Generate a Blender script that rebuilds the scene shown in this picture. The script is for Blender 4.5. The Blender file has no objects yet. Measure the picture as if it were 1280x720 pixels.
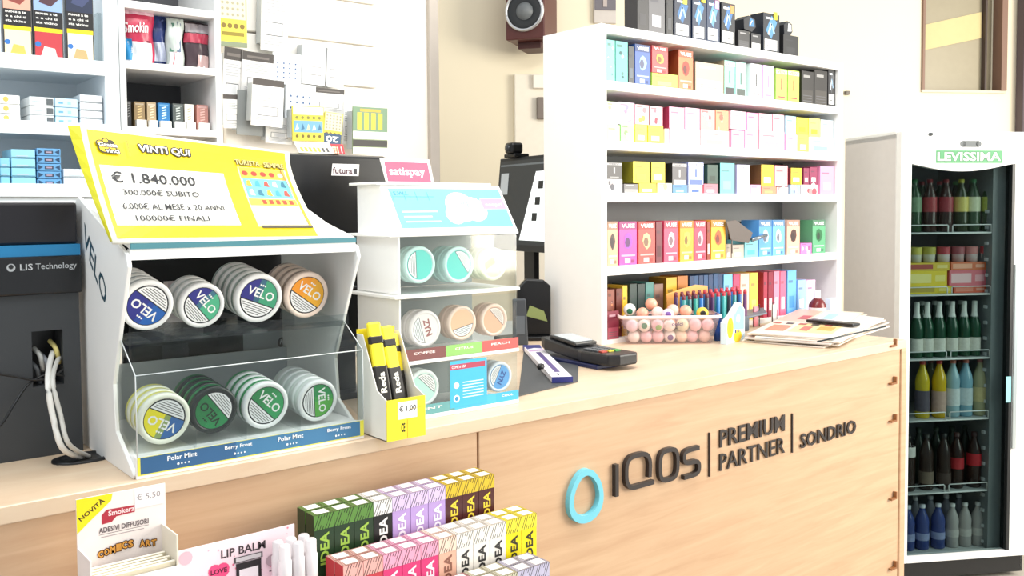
import bpy, bmesh, math, random
from mathutils import Vector as V, Matrix as Mx
random.seed(7)
D = bpy.data; COL = bpy.context.scene.collection; SC = bpy.context.scene
# ---------------------------------------------------------------- camera
EYE, CT = 1.42, 1.05                       # eye height, counter top height
YAW, PIT, ROLL, FPX, CYP = math.radians(51), math.radians(2.65), -.0073, 1160., 315.
Fw = V((math.cos(YAW)*math.cos(PIT), math.sin(YAW)*math.cos(PIT), -math.sin(PIT)))
Rt = V((math.sin(YAW), -math.cos(YAW), 0)); Up = Rt.cross(Fw)
Rt, Up = math.cos(ROLL)*Rt+math.sin(ROLL)*Up, -math.sin(ROLL)*Rt+math.cos(ROLL)*Up
cd = D.cameras.new('camera'); cam = D.objects.new('camera', cd); COL.objects.link(cam)
cam.matrix_world = Mx(((Rt.x, Up.x, -Fw.x, 0), (Rt.y, Up.y, -Fw.y, 0), (Rt.z, Up.z, -Fw.z, EYE), (0, 0, 0, 1)))
cd.sensor_width = 36; cd.lens = 36*FPX/1280; cd.shift_y = -(360-CYP)/1280; cd.clip_start = .02
SC.camera = cam
# ---------------------------------------------------------------- light
W = D.worlds.new('daylight'); SC.world = W; W.use_nodes = True
bg = W.node_tree.nodes['Background']; bg.inputs[0].default_value = (.93, .97, 1, 1); bg.inputs[1].default_value = .68
def area(name, loc, target, sx, sy, power, col):
    l = D.lights.new(name, 'AREA'); l.shape = 'RECTANGLE'; l.size = sx; l.size_y = sy; l.energy = power; l.color = col
    o = D.objects.new(name, l); COL.objects.link(o); o.location = loc
    o.rotation_euler = (V(target)-V(loc)).to_track_quat('-Z', 'Y').to_euler(); return o
area('right_fill_light', (4.0, -1.0, 1.9), (2.2, 1.5, .9), 2.0, 1.8, 128, (1, .94, .82))  # added unseen warm area light, brightens the counter towards its right end
area('ceiling_panel_light', (1.2, .9, 2.9), (1.2, 1.2, 0), 2.2, .6, 34, (1, .97, .93))
area('ceiling_panel_light', (-.6, .9, 2.6), (.4, 1.9, 1.5), .6, .6, 8, (.85, .95, 1))
SC.view_settings.view_transform = 'Standard'; SC.view_settings.look = 'None'
SC.view_settings.gamma = 1; SC.view_settings.use_curve_mapping = False
SC.view_settings.exposure = 0.35
# ---------------------------------------------------------------- pixel -> world
EY = V((0, 0, EYE))
def ray(x, y): return Fw+Rt*((x-640)/FPX)-Up*((y-CYP)/FPX)
def onz(x, y, z=CT): r = ray(x, y); return EY+r*((z-EYE)/r.z)
def ony(x, y, Y): r = ray(x, y); return EY+r*(Y/r.y)
def onx(x, y, X): r = ray(x, y); return EY+r*(X/r.x)
def onp(x, y, P, n): r = ray(x, y); return EY+r*((P-EY).dot(n)/r.dot(n))
def atZ(x, y, Z): return EY+ray(x, y)*Z
# ---------------------------------------------------------------- materials
MC = {}
def srgb(h):
    c = [int(h[i:i+2], 16)/255 for i in (0, 2, 4)]
    return [x/12.92 if x <= .04045 else ((x+.055)/1.055)**2.4 for x in c]
def mat(h, rough=.5, metal=0, var=.06, scale=30, emit=0):
    k = (h, rough, metal, var, scale, emit)
    if k in MC: return MC[k]
    m = D.materials.new('paint_'+h); m.use_nodes = True; n = m.node_tree; b = n.nodes['Principled BSDF']
    b.inputs['Roughness'].default_value = rough; b.inputs['Metallic'].default_value = metal
    c = srgb(h)
    tc = n.nodes.new('ShaderNodeTexCoord'); no = n.nodes.new('ShaderNodeTexNoise'); no.inputs['Scale'].default_value = scale
    rp = n.nodes.new('ShaderNodeValToRGB'); rp.color_ramp.elements[0].color = [x*(1-var) for x in c]+[1]
    rp.color_ramp.elements[1].color = [min(1, x*(1+var*.5)) for x in c]+[1]
    n.links.new(tc.outputs['Object'], no.inputs['Vector']); n.links.new(no.outputs['Fac'], rp.inputs[0]); n.links.new(rp.outputs[0], b.inputs['Base Color'])
    if emit:
        n.links.new(rp.outputs[0], b.inputs['Emission Color']); b.inputs['Emission Strength'].default_value = emit
    MC[k] = m; return m
def glass(name, tint, gl=.12, op=0):
    if name in MC: return MC[name]
    m = D.materials.new(name); m.use_nodes = True; n = m.node_tree; n.nodes.clear()
    o = n.nodes.new('ShaderNodeOutputMaterial'); t = n.nodes.new('ShaderNodeBsdfTransparent'); t.inputs[0].default_value = (*srgb(tint), 1)
    g = n.nodes.new('ShaderNodeBsdfGlossy'); g.inputs['Roughness'].default_value = .06
    mx = n.nodes.new('ShaderNodeMixShader'); fr = n.nodes.new('ShaderNodeLayerWeight'); fr.inputs[0].default_value = .5
    pw_ = n.nodes.new('ShaderNodeMath'); pw_.operation = 'POWER'; pw_.inputs[1].default_value = 4
    ma = n.nodes.new('ShaderNodeMath'); ma.operation = 'MULTIPLY_ADD'; ma.inputs[1].default_value = .38; ma.inputs[2].default_value = gl*.3; ma.use_clamp = True
    n.links.new(fr.outputs['Facing'], pw_.inputs[0]); n.links.new(pw_.outputs[0], ma.inputs[0]); n.links.new(ma.outputs[0], mx.inputs[0]); n.links.new(t.outputs[0], mx.inputs[1]); n.links.new(g.outputs[0], mx.inputs[2])
    last = mx
    if op:
        d = n.nodes.new('ShaderNodeBsdfDiffuse'); d.inputs[0].default_value = (*srgb(tint), 1); m2 = n.nodes.new('ShaderNodeMixShader'); m2.inputs[0].default_value = op
        n.links.new(mx.outputs[0], m2.inputs[1]); n.links.new(d.outputs[0], m2.inputs[2]); last = m2
    n.links.new(last.outputs[0], o.inputs[0]); MC[name] = m; return m
def wood(name, a, b_, stretch=(2.2, 14, 30)):
    m = D.materials.new(name); m.use_nodes = True; n = m.node_tree; b = n.nodes['Principled BSDF']; b.inputs['Roughness'].default_value = .42
    tc = n.nodes.new('ShaderNodeTexCoord'); mp = n.nodes.new('ShaderNodeMapping'); mp.inputs['Scale'].default_value = stretch
    mp.inputs['Rotation'].default_value = (0, math.radians(2.5), 0)
    no = n.nodes.new('ShaderNodeTexNoise'); no.inputs['Scale'].default_value = 1.6; no.inputs['Detail'].default_value = 8; no.inputs['Roughness'].default_value = .62; no.inputs['Distortion'].default_value = .6
    rp = n.nodes.new('ShaderNodeValToRGB'); e = rp.color_ramp.elements; e[0].position = .3; e[1].position = .7; e[0].color = (*srgb(a), 1); e[1].color = (*srgb(b_), 1)
    n.links.new(tc.outputs['Object'], mp.inputs[0]); n.links.new(mp.outputs[0], no.inputs['Vector']); n.links.new(no.outputs['Fac'], rp.inputs[0]); n.links.new(rp.outputs[0], b.inputs['Base Color'])
    bu = n.nodes.new('ShaderNodeBump'); bu.inputs['Strength'].default_value = .05; n.links.new(no.outputs['Fac'], bu.inputs['Height']); n.links.new(bu.outputs[0], b.inputs['Normal'])
    return m
WHITE, WARM, COOL = mat('f4f4f2', .45, var=.02), mat('f3ece0', .6, var=.03, scale=5), mat('eef6fb', .45, var=.02)
BLK, DARK, GREY = mat('0c0c0e', .35), mat('26282b', .5), mat('8a8c8e', .5)
ACR = glass('clear_acrylic', 'fafcfc', .12); ACR2 = glass('smoky_clear_acrylic', 'f1f4f4', .08, 0)
# ---------------------------------------------------------------- mesh builders
class MB:
    def __init__(s): s.v = []; s.f = []; s.m = []; s.mats = []; s.sm = []
    def mi(s, m):
        if m not in s.mats: s.mats.append(m)
        return s.mats.index(m)
    def add(s, vs, fs, m, smooth=False):
        o = len(s.v); s.v += [tuple(v) for v in vs]; k = s.mi(m)
        for f in fs: s.f.append(tuple(i+o for i in f)); s.m.append(k); s.sm.append(smooth)
        return s
    def box(s, x0, x1, y0, y1, z0, z1, m, M=None):
        vs = [V((x, y, z)) for z in (z0, z1) for y in (y0, y1) for x in (x0, x1)]
        if M: vs = [M @ v for v in vs]
        return s.add(vs, [(0, 2, 3, 1), (4, 5, 7, 6), (0, 1, 5, 4), (2, 6, 7, 3), (0, 4, 6, 2), (1, 3, 7, 5)], m)
    def lathe(s, prof, m, seg=24, axis='z', c=(0, 0, 0), smooth=True, sx=1, sy=1, caps=True):
        vs = []; n = len(prof)
        for r, h in prof:
            for k in range(seg):
                a = 2*math.pi*k/seg; p = (r*math.cos(a)*sx, r*math.sin(a)*sy, h)
                if axis == 'y': p = (p[0], h, p[1])
                if axis == 'x': p = (h, p[0], p[1])
                vs.append((p[0]+c[0], p[1]+c[1], p[2]+c[2]))
        fs = [(i*seg+k, i*seg+(k+1) % seg, (i+1)*seg+(k+1) % seg, (i+1)*seg+k) for i in range(n-1) for k in range(seg)]
        s.add(vs, fs, m, smooth)
        if caps:
            for i in (0, n-1):
                if prof[i][0] > 1e-6: s.add([vs[i*seg+k] for k in range(seg)], [tuple(range(seg))], m)
        return s
    def prism(s, pts, off, m):          # pts: 3D polygon, off: extrusion vector
        pts = [V(p) for p in pts]; off = V(off); n = len(pts)
        s.add(pts+[p+off for p in pts], [tuple(range(n)), tuple(reversed(range(n, 2*n)))]+[(i, (i+1) % n, n+(i+1) % n, n+i) for i in range(n)], m); return s
    def tube(s, pts, r, m, seg=8):
        pts = [V(p) for p in pts]; rings = []
        for i, p in enumerate(pts):
            t = (pts[min(i+1, len(pts)-1)]-pts[max(i-1, 0)]).normalized()
            a = t.cross(V((0, 0, 1)) if abs(t.z) < .9 else V((1, 0, 0))).normalized(); b = t.cross(a)
            rings += [p+a*r*math.cos(2*math.pi*k/seg)+b*r*math.sin(2*math.pi*k/seg) for k in range(seg)]
        n = len(pts)
        s.add(rings, [(i*seg+k, i*seg+(k+1) % seg, (i+1)*seg+(k+1) % seg, (i+1)*seg+k) for i in range(n-1) for k in range(seg)]+[tuple(range(seg)), tuple(range((n-1)*seg, n*seg))], m, True); return s
    def build(s, name, parent=None, loc=None, rotz=0, bevel=0, seg=2, sharp=False):
        me = D.meshes.new(name); me.from_pydata(s.v, [], s.f)
        for m in s.mats: me.materials.append(m)
        me.polygons.foreach_set('material_index', s.m); me.polygons.foreach_set('use_smooth', s.sm)
        if not sharp:
            b = bmesh.new(); b.from_mesh(me); bmesh.ops.recalc_face_normals(b, faces=b.faces); b.to_mesh(me); b.free()
        me.update(); o = D.objects.new(name, me); COL.objects.link(o)
        if parent: o.parent = parent
        if loc is not None: o.location = loc
        o.rotation_euler.z = rotz
        if bevel:
            q = o.modifiers.new('bevel', 'BEVEL'); q.width = bevel; q.segments = seg; q.limit_method = 'ANGLE'; q.angle_limit = math.radians(40)
        return o
GL = {}
def glyphs(t, bold=0):
    k = (t, bold)
    if k in GL: return GL[k]
    c = D.curves.new('t', 'FONT'); c.body = t; c.resolution_u = 2; c.offset = bold
    o = D.objects.new('t', c); COL.objects.link(o)
    me = D.meshes.new_from_object(o.evaluated_get(bpy.context.evaluated_depsgraph_get()))
    vs = [(v.co.x, v.co.y) for v in me.vertices]; fs = [tuple(p.vertices) for p in me.polygons]
    D.objects.remove(o); D.curves.remove(c); D.meshes.remove(me)
    x0 = min(v[0] for v in vs); x1 = max(v[0] for v in vs); y0 = min(v[1] for v in vs); y1 = max(v[1] for v in vs)
    GL[k] = ([((a-x0)/(x1-x0), (b-y0)/(y1-y0)) for a, b in vs], fs); return GL[k]
class Print:                             # flat print, laid in thin layers on one face; local u,v in metres
    def __init__(s, o, u, v, eps=.00006): s.o = V(o); s.u = V(u).normalized(); s.w = V(v).normalized(); s.n = s.u.cross(s.w); s.k = 1; s.e = eps; s.mb = MB()
    def P(s, a, b, warp=None): return s.o+s.u*a+s.w*b+s.n*(s.e*s.k)
    def poly(s, pts, m, keep=False):
        s.mb.add([s.P(*p) for p in pts], [tuple(range(len(pts)))], m if not isinstance(m, str) else mat(m, .45)); s.k += 0 if keep else 1; return s
    def rect(s, a0, b0, a1, b1, m, keep=False): return s.poly([(a0, b0), (a1, b0), (a1, b1), (a0, b1)], m, keep)
    def disc(s, a, b, r, m, n=20, sy=1): return s.poly([(a+r*math.cos(6.2832*i/n), b+r*sy*math.sin(6.2832*i/n)) for i in range(n)], m)
    def chord(s, a, b, r, d0, d1, ang, m, n=24):       # slice of disc between signed distances d0..d1 along direction ang
        pts = []
        t0, t1 = math.acos(max(-1, min(1, d1/r))), math.acos(max(-1, min(1, d0/r)))
        for i in range(n+1): t = t0+(t1-t0)*i/n; pts.append((a+r*math.cos(ang+t), b+r*math.sin(ang+t)))
        for i in range(n+1): t = -t1+(t1-t0)*i/n; pts.append((a+r*math.cos(ang+t), b+r*math.sin(ang+t)))
        return s.poly(pts, m)
    def text(s, t, a, b, w, h, m, bold=0, rot=0, shear=0):   # a,b = lower-left corner
        vs, fs = glyphs(t, bold); c, q = math.cos(rot), math.sin(rot); pts = []
        for x, y in vs:
            X, Y = x*w+shear*y*h, y*h; pts.append(s.P(a+X*c-Y*q, b+X*q+Y*c))
        s.mb.add(pts, fs, m if not isinstance(m, str) else mat(m, .45)); s.k += 1; return s
    def otext(s, t, a, b, w, h, m, mo, o, bold=0, rot=0, asp=1):
        for i in range(8): s.text(t, a+o*math.cos(i*.7854), b+o*asp*math.sin(i*.7854), w, h, mo, bold, rot); s.k -= 1
        s.k += 1; return s.text(t, a, b, w, h, m, bold, rot)
    def line(s, a0, b0, a1, b1, t, m):
        d = V((a1-a0, b1-b0)).normalized(); p = V((-d.y, d.x))*t/2
        return s.poly([(a0+p.x, b0+p.y), (a0-p.x, b0-p.y), (a1-p.x, b1-p.y), (a1+p.x, b1+p.y)], m, True)
    def build(s, name, parent=None): return s.mb.build(name, parent, sharp=True)
def tag(o, label, cat, group=None):
    o['label'] = label; o['category'] = cat
    if group: o['group'] = group
    return o
def thing(name, label, cat, loc=(0, 0, 0), rotz=0, group=None):
    o = D.objects.new(name, None); COL.objects.link(o); o.empty_display_size = .03; o.location = loc; o.rotation_euler.z = rotz
    return tag(o, label, cat, group)
def struct(o): o['kind'] = 'structure'; return o
def copy_tree(o, parent=None):
    c = o.copy(); COL.objects.link(c); c.parent = parent
    for ch in o.children: copy_tree(ch, c)
    return c
KIDS = {}
ORD = ['leftmost', 'second', 'third', 'fourth', 'fifth', 'sixth', 'seventh', 'eighth', 'ninth', 'tenth', 'eleventh', 'twelfth', 'thirteenth', 'fourteenth', 'fifteenth', 'sixteenth', 'seventeenth', 'eighteenth', 'nineteenth', 'twentieth']
ORD += ['twenty-'+a for a in ('first', 'second', 'third', 'fourth', 'fifth', 'sixth', 'seventh', 'eighth', 'ninth')]+['thirtieth']
def nth(i, n, what=''): return 'leftmost' if i == 0 else ('rightmost' if i == n-1 else ORD[i]+' from the left')
# ================================================================ ROOM
fl = mat('b9b2a8', .35, var=.12, scale=3)
struct(MB().box(-2.5, 6.5, -2.5, 5.5, -.05, 0, fl).build('floor'))
YB = 2.30
XE = ony(533, 20, YB).x
wb = struct(MB().box(-1.2, XE, YB, YB+.12, 0, 2.9, WARM).build('wall_back'))
tr = MB(); x1 = ony(545, 20, YB).x
tr.box(XE, x1, YB-.015, YB+.12, 0, 2.9, mat('b5aca2', .6)); struct(tr.build('shade_strip_1', bevel=.004))  # grey strip stands in for the shadow band at the wall's end
# grooved slat boards on the back wall, each its own piece
sx0, sx1 = ony(274, 40, YB).x, ony(467, 40, YB).x
z = 1.30; k = 0
while z < 2.35:
    o = MB().box(sx0+.004, sx1, YB-.018, YB, z, z+.111, mat('faf6ee', .5, var=.02)).build('slat', wb, bevel=.004)
    z += .116; k += 1
# far wall, facing the camera
un, dn = V((math.cos(math.radians(-30)), math.sin(math.radians(-30)), 0)), V((math.cos(math.radians(60)), math.sin(math.radians(60)), 0))
FW = atZ(640, 250, 4.25); nW = dn
def onw(x, y, back=0): return onp(x, y, FW+nW*back, nW)
rzW = math.radians(-30)
def wallbox(mb, x0, x1, y0, y1, t0, t1, m):          # wall-aligned box between two pixels, t measured towards the room
    a = onw(x0, (y0+y1)/2); b = onw(x1, (y0+y1)/2); za = onw((x0+x1)/2, y1).z; zb = onw((x0+x1)/2, y0).z
    ua, ub = (a-FW).dot(un), (b-FW).dot(un)
    return mb.box(ua, ub, -t1, -t0, za, zb, m)
def wl(mb, name, parent=None, **k):
    o = mb.build(name, parent, **k)
    if not parent: o.location = (FW.x, FW.y, 0); o.rotation_euler.z = rzW
    return o
# wall with an opening for the glazed hatch
ha, hb = (onw(1152, 60)-FW).dot(un), (onw(1256, 60)-FW).dot(un); hz0, hz1 = onw(1200, 113).z, 2.75
w = MB(); wc = mat('f2e6cb', .65, var=.03, scale=4)
w.box(-2.4, ha, 0, .14, 0, 3.1, wc); w.box(hb, 2.6, 0, .14, 0, 3.1, wc); w.box(ha, hb, 0, .14, 0, hz0, wc); w.box(ha, hb, 0, .14, hz1, 3.1, wc)
wr = struct(wl(w, 'wall_right'))
m = MB(); fr = mat('8a6a58', .5)
m.box(ha, ha+.012, -.012, .05, hz0, hz1, fr); m.box(hb-.03, hb, -.02, .05, hz0, hz1, fr); m.box(ha, hb, -.012, .04, hz0-.012, hz0, mat('d9cdb8'))
wi = struct(wl(m, 'window_1'))
p = MB().box(ha+.012, hb-.03, .06, .075, hz0, hz1, mat('a59a80', .35)).build('pane', wi)
m = MB(); q0, q1 = (onw(1154, 27, .05)-FW), (onw(1236, 12, .05)-FW)
zz0, zz1 = onw(1154, 30).z, onw(1236, 12).z; zz2, zz3 = onw(1236, 45).z, onw(1154, 62).z
m.prism([(ha+.015, .055, zz0), (hb-.09, .055, zz1), (hb-.09, .055, zz2), (ha+.015, .055, zz3)], (0, .004, 0), mat('d8c68e', .5)).build('pale_band', wi)  # slanted pale band just in front of the pane
MB().box(hb-.085, hb-.075, .03, .058, hz0, hz1, mat('4a3a34')).build('window_bar', wi)
# dark door edge at the far right
m = MB(); a = (onw(1269, 80)-FW).dot(un); m.box(a, a+.5, -.06, -.005, 0, 3.0, mat('55484c', .5)); struct(wl(m, 'door_1', bevel=.004))
# plate and switch box on far wall
m = MB(); wallbox(m, 643, 700, 94, 400, .001, .03, mat('f3ead9', .6)); o = wl(m, 'trim_2', bevel=.004); struct(o)
o = wl(wallbox(MB(), 664, 682, 95, 112, .031, .05, mat('f6efe2')), 'junction_box', bevel=.004); tag(o, 'small cream junction box on the pilaster below the loudspeaker', 'junction box')
o = wl(wallbox(MB(), 669, 682, 123, 150, .031, .055, mat('7d7168')), 'wall_socket', bevel=.003); tag(o, 'small grey brown wall socket below the cream junction box', 'socket')
o = wl(wallbox(MB(), 1055, 1060, 114, 119, .0, .02, mat('6f675c')), 'wall_hook', bevel=.003); tag(o, 'tiny grey hook in the cream wall right of the tall shelf unit', 'hook')
# framed dark poster above the shelf unit
m = wallbox(MB(), 741, 769, -60, 30, .0, .02, mat('cfc6be', .5)); o = wl(m, 'notice_board', bevel=.003); tag(o, 'narrow pale notice holder with a dark upper panel, on wall above the shelf unit', 'notice')
wl(wallbox(MB(), 742, 768, -60, 14, .0205, .024, mat('6f6a70')), 'dark_panel', o); wl(wallbox(MB(), 752, 757, -30, 10, .0245, .027, mat('b9aca6')), 'clip', o)
# loudspeaker on the far wall
a, b = onp(631, 20, FW-nW*.24, nW), onp(681, 20, FW-nW*.24, nW)
wsp = (b-a).length; zb = onp(655, 49, FW-nW*.24, nW).z; hs = wsp*1.6
sp = thing('loudspeaker', 'dark reddish-brown loudspeaker with silver-ringed cone high on the wall', 'speaker', ((a.x+b.x)/2, (a.y+b.y)/2, zb), rzW-.48)
mh = mat('5d2f2b', .4, var=.2); MB().box(-wsp/2, wsp/2, 0, .2, 0, hs, mh).build('cabinet', sp, bevel=.005)
cz = wsp*.68; MB().lathe([(wsp*.50, 0), (wsp*.50, -.012), (wsp*.44, -.016), (wsp*.43, -.006)], mat('d8d8da', .25, .8), 32, 'y', (0, -.001, cz), caps=False).build('chrome_ring', sp)
MB().lathe([(wsp*.43, -.004), (wsp*.38, -.010), (wsp*.25, .0-.002), (0, -.002)], mat('2d3033', .5), 32, 'y', (0, -.002, cz), caps=False).build('cone', sp)
MB().lathe([(wsp*.22, -.006), (wsp*.16, -.018), (wsp*.08, -.024), (0, -.026)], mat('75797b', .4), 24, 'y', (0, 0, cz), caps=False).build('dust_cap', sp)
MB().box(-wsp*.3, wsp*.3, .06, .20, -.03, 0, mat('4c2a28')).build('foot', sp, bevel=.003)
MB().box(-.02, .02, .2, .235, .05, .12, BLK).build('bracket', sp)

# ================================================================ COUNTER
YF = 1.302; xend = ony(1133, 500, YF).x; xs = ony(599, 540, YF).x; xl = -.35
ct = thing('counter', 'long light oak shop counter carrying a raised sign on its front', 'counter', (0, YF, 0))
wt = wood('oak_front', 'bf9a79', 'cfae8c'); wt2 = wood('oak_top', 'd2b698', 'decab0', (2.2, 10, 10))
zs = ony(600, 535.6, YF).z
MB().box(xl, xend-.0, 0, .77, CT-.024, CT, wt2).build('worktop', ct, bevel=.0015, seg=1)
MB().box(xl, xs-.0016, .004, .022, .08, zs-.004, wt).build('front_panel', ct, bevel=.0015, seg=1)
MB().box(xs+.0016, xend-.03, .004, .022, .08, zs-.004, wt).build('front_panel', ct, bevel=.0015, seg=1)
MB().box(xend-.028, xend, .0, .022, .0, zs-.004, wt).build('end_post', ct, bevel=.0015, seg=1)
MB().box(xend-.02, xend, .022, .77, .0, zs-.004, wt).build('side_panel', ct)
MB().box(xl, xend-.03, .05, .07, 0, .08, DARK).build('kickboard', ct)
MB().box(xl, xend-.03, .0222, .03, .08, zs-.001, DARK).box(xl, xend-.03, .03, .76, .0, .1, DARK).box(xl, xl+.02, .03, .76, .1, zs-.003, DARK).box(xl, xend-.02, .74, .76, .1, zs-.004, wt).build('carcass', ct)
hm = mat('8b5a34', .4)
for py in (430, 477, 524, 621, 708):
    z = ony(1116, py, YF).z; x = ony(1115, py, YF).x
    MB().box(x-.012, x+.012, -.006, .003, z-.007, z-.002, hm).box(x+.012, x+.017, -.006, .003, z-.007, z+.013, hm).build('hinge', ct)
# worktop cable grommet
g = onz(106, 573); o = MB().lathe([(.040, 0), (.040, .003), (.032, .004), (.030, .001), (0, .001)], mat('101013', .4), 28, sx=1.15, sy=.8).build('cable_grommet', None, (g.x, g.y, CT)); tag(o, 'oval black cable grommet set in the worktop left of the white can stand', 'cable grommet')
# raised sign
P0 = V((0, YF-.001, 0)); sg = thing('company_sign', 'raised dark lettering and blue ring emblem fixed on the counter front', 'sign', (ony(704, 640, YF).x, YF+.004, ony(704, 640, YF).z)); so = sg.location
def sgn(px, py): q = ony(px, py, YF); return (q.x-so.x, q.z-so.z)
def ribbon(pts, t, m, name, closed=False, d=.010):
    P = [V(p) for p in pts]
    for _ in range(2 if len(pts) > 3 else 0):
        Q = [] if closed else [P[0]]
        for i in range(len(P) if closed else len(P)-1): a, b = P[i], P[(i+1) % len(P)]; Q += [a*.78+b*.22, a*.22+b*.78]
        P = Q if closed else Q+[P[-1]]
    mb = MB(); n = len(P); L = []; R_ = []
    for i in range(n):
        a = P[i-1] if (i or closed) else P[i]; b = P[(i+1) % n] if (i < n-1 or closed) else P[i]
        d0 = (P[i]-a); d1 = (b-P[i]); d0 = d0.normalized() if d0.length else d1.normalized(); d1 = d1.normalized() if d1.length else d0
        tt = (d0+d1).normalized(); nn = V((-tt.y, tt.x)); s_ = t/2/max(.5, nn.dot(V((-d0.y, d0.x))))
        w_ = s_ if not callable(t) else t(i)
        L.append(P[i]+nn*w_); R_.append(P[i]-nn*w_)
    for i in range(n if closed else n-1):
        j = (i+1) % n
        q = [L[i], R_[i], R_[j], L[j]]; mb.prism([(c.x, -d, c.y) for c in q], (0, d, 0), m)
    return mb.build(name, sg)
bk = mat('2b2321', .45)
# emblem: soft triangular ring
c0 = sgn(730, 619); e = sgn(755, 612)[0]-c0[0]; hh = (sgn(730, 585)[1]-sgn(730, 652)[1])/2
mb = MB(); N = 48; out = []; inn = []
for i in range(N):
    a = 2*math.pi*i/N; r = 1+.0*math.sin(a); tri = 1-.16*math.sin(3*a+0)*-1*(-1)
    x = math.cos(a); y = math.sin(a); wd = 1-.18*y  # narrower at the top
    out.append((c0[0]+e*.90*x*wd*.92, c0[1]+hh*y)); inn.append((c0[0]+e*.96*(.70*x*(1-.20*y))*.92, c0[1]+hh*(.74*y+.02)))
bl = mat('6fc3d6', .4)
for i in range(N):
    j = (i+1) % N; mb.prism([(out[i][0], -.012, out[i][1]), (out[j][0], -.012, out[j][1]), (inn[j][0], -.012, inn[j][1]), (inn[i][0], -.012, inn[i][1])], (0, .012, 0), bl)
mb.build('ring_emblem', sg)
def lt(px0, px1, pyb0, pyt0):   # baseline left/right frame: returns map from unit square to sign plane
    a = sgn(px0, pyb0); b = sgn(px1, pyb0); h = sgn(px0, pyt0)[1]-a[1]
    return lambda u, v: (a[0]+(b[0]-a[0])*u, a[1]+h*v)
th = .0095
f = lt(769, 770, 620, 580); ribbon([f(0, 0), f(0, 1)], th, bk, 'letter')
f = lt(781, 811, 613, 571)
q = [(.95, .12), (1, .3), (1, .72), (.8, .98), (.2, .98), (0, .78), (0, .26), (.2, .04), (.78, .04), (1.12, -.16)]
ribbon([f(.55, .06), *[f(*p) for p in q[:1]]], .001, bk, 'letter_tail') if 0 else None
zb0 = f(0, 0)[1]
def abs_(f, pts): return [f(*p) for p in pts]
ribbon(abs_(f, [(.97, .22), (1, .72), (.82, .98), (.18, .98), (0, .78), (0, .24), (.18, .04), (.72, .04), (1.15, .04), (1.2, -.14)][:9]), th, bk, 'letter')
f = lt(823, 845, 603.5, 564)
ribbon(abs_(f, [(.18, .04), (.82, .04), (1, .24), (1, .78), (.82, .98), (.18, .98), (0, .78), (0, .24)]), th, bk, 'letter', True)
f = lt(853, 872, 598, 563)
ribbon(abs_(f, [(.0, .04), (.82, .04), (1, .16), (1, .40), (.82, .52), (.18, .52), (0, .64), (0, .86), (.18, .98), (1, .98)]), th, bk, 'letter')
for px, t, b in ((887.5, 541, 596), (991, 517, 566)):
    c = sgn(px, b); c2 = sgn(px, t); ribbon([c, c2], .0032, bk, 'divider_bar', d=.004)
def word(t, px0, px1, pyb, pyt, bold, nm):
    a = sgn(px0, pyb); b = sgn(px1, pyb); h = sgn(px0, pyt)[1]-a[1]
    Print((so.x, YF+.0015, so.z), (1, 0, 0), (0, 0, 1)).text(t, so.x*0+a[0], a[1], b[0]-a[0], h, bk, bold).mb
    pr = Print((0, 0, 0), (1, 0, 0), (0, 0, 1)); vs, fs = glyphs(t, bold)
    mb = MB(); P = [(a[0]+x*(b[0]-a[0]), -.003, a[1]+y*h) for x, y in vs]
    mb.add(P, fs, bk); o = mb.build(nm, sg); s_ = o.modifiers.new('thickness', 'SOLIDIFY'); s_.thickness = .003; s_.offset = 0; return o
word('PREMIUM', 900, 981, 560, 538, .012, 'lettering'); word('PARTNER', 900, 981, 589, 568, 0, 'lettering'); word('SONDRIO', 1001, 1070, 561, 543, .015, 'lettering')

# ================================================================ TALL SHELF UNIT ON THE COUNTER
YU = 1.79; xa = ony(751, 27, YU).x; xa2 = ony(758.5, 100, YU).x; xb2 = ony(1047.5, 200, YU).x; xb = ony(1053, 200, YU).x; YUB = 2.025
zt = ony(759, 30, YU).z
su = thing('shelf_unit', 'tall white open shelf unit on the right of the counter, filled with vape boxes', 'shelving', (xa, YU, CT))
dx = lambda x: x-xa
MB().box(0, dx(xa2), 0, YUB-YU, 0, zt-CT, WHITE).build('side_panel', su, bevel=.001, seg=1)
MB().box(dx(xb2), dx(xb), 0, YUB-YU, 0, zt-CT-.024, WHITE).build('side_panel', su, bevel=.001, seg=1)
MB().box(dx(xa2), dx(xb2), YUB-YU-.012, YUB-YU-.002, 0, zt-CT-.024, mat('8e9193', .6)).build('back_panel', su)  # mid-grey panel colour stands in for shade inside the compartments
MB().box(dx(xa2), dx(xb), 0, YUB-YU, zt-CT-.024, zt-CT, WHITE).build('top_board', su, bevel=.001, seg=1)
SH = []
for ztop in (1.764, 1.603, 1.462, 1.262):
    MB().box(dx(xa2), dx(xb2), 0, YUB-YU-.013, ztop-.025-CT, ztop-CT, WHITE).build('shelf', su, bevel=.001, seg=1); SH.append(ztop)
MB().box(dx(xa2), dx(xb2), .0, YUB-YU-.013, 0, .012, WHITE).build('base_board', su)

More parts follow.
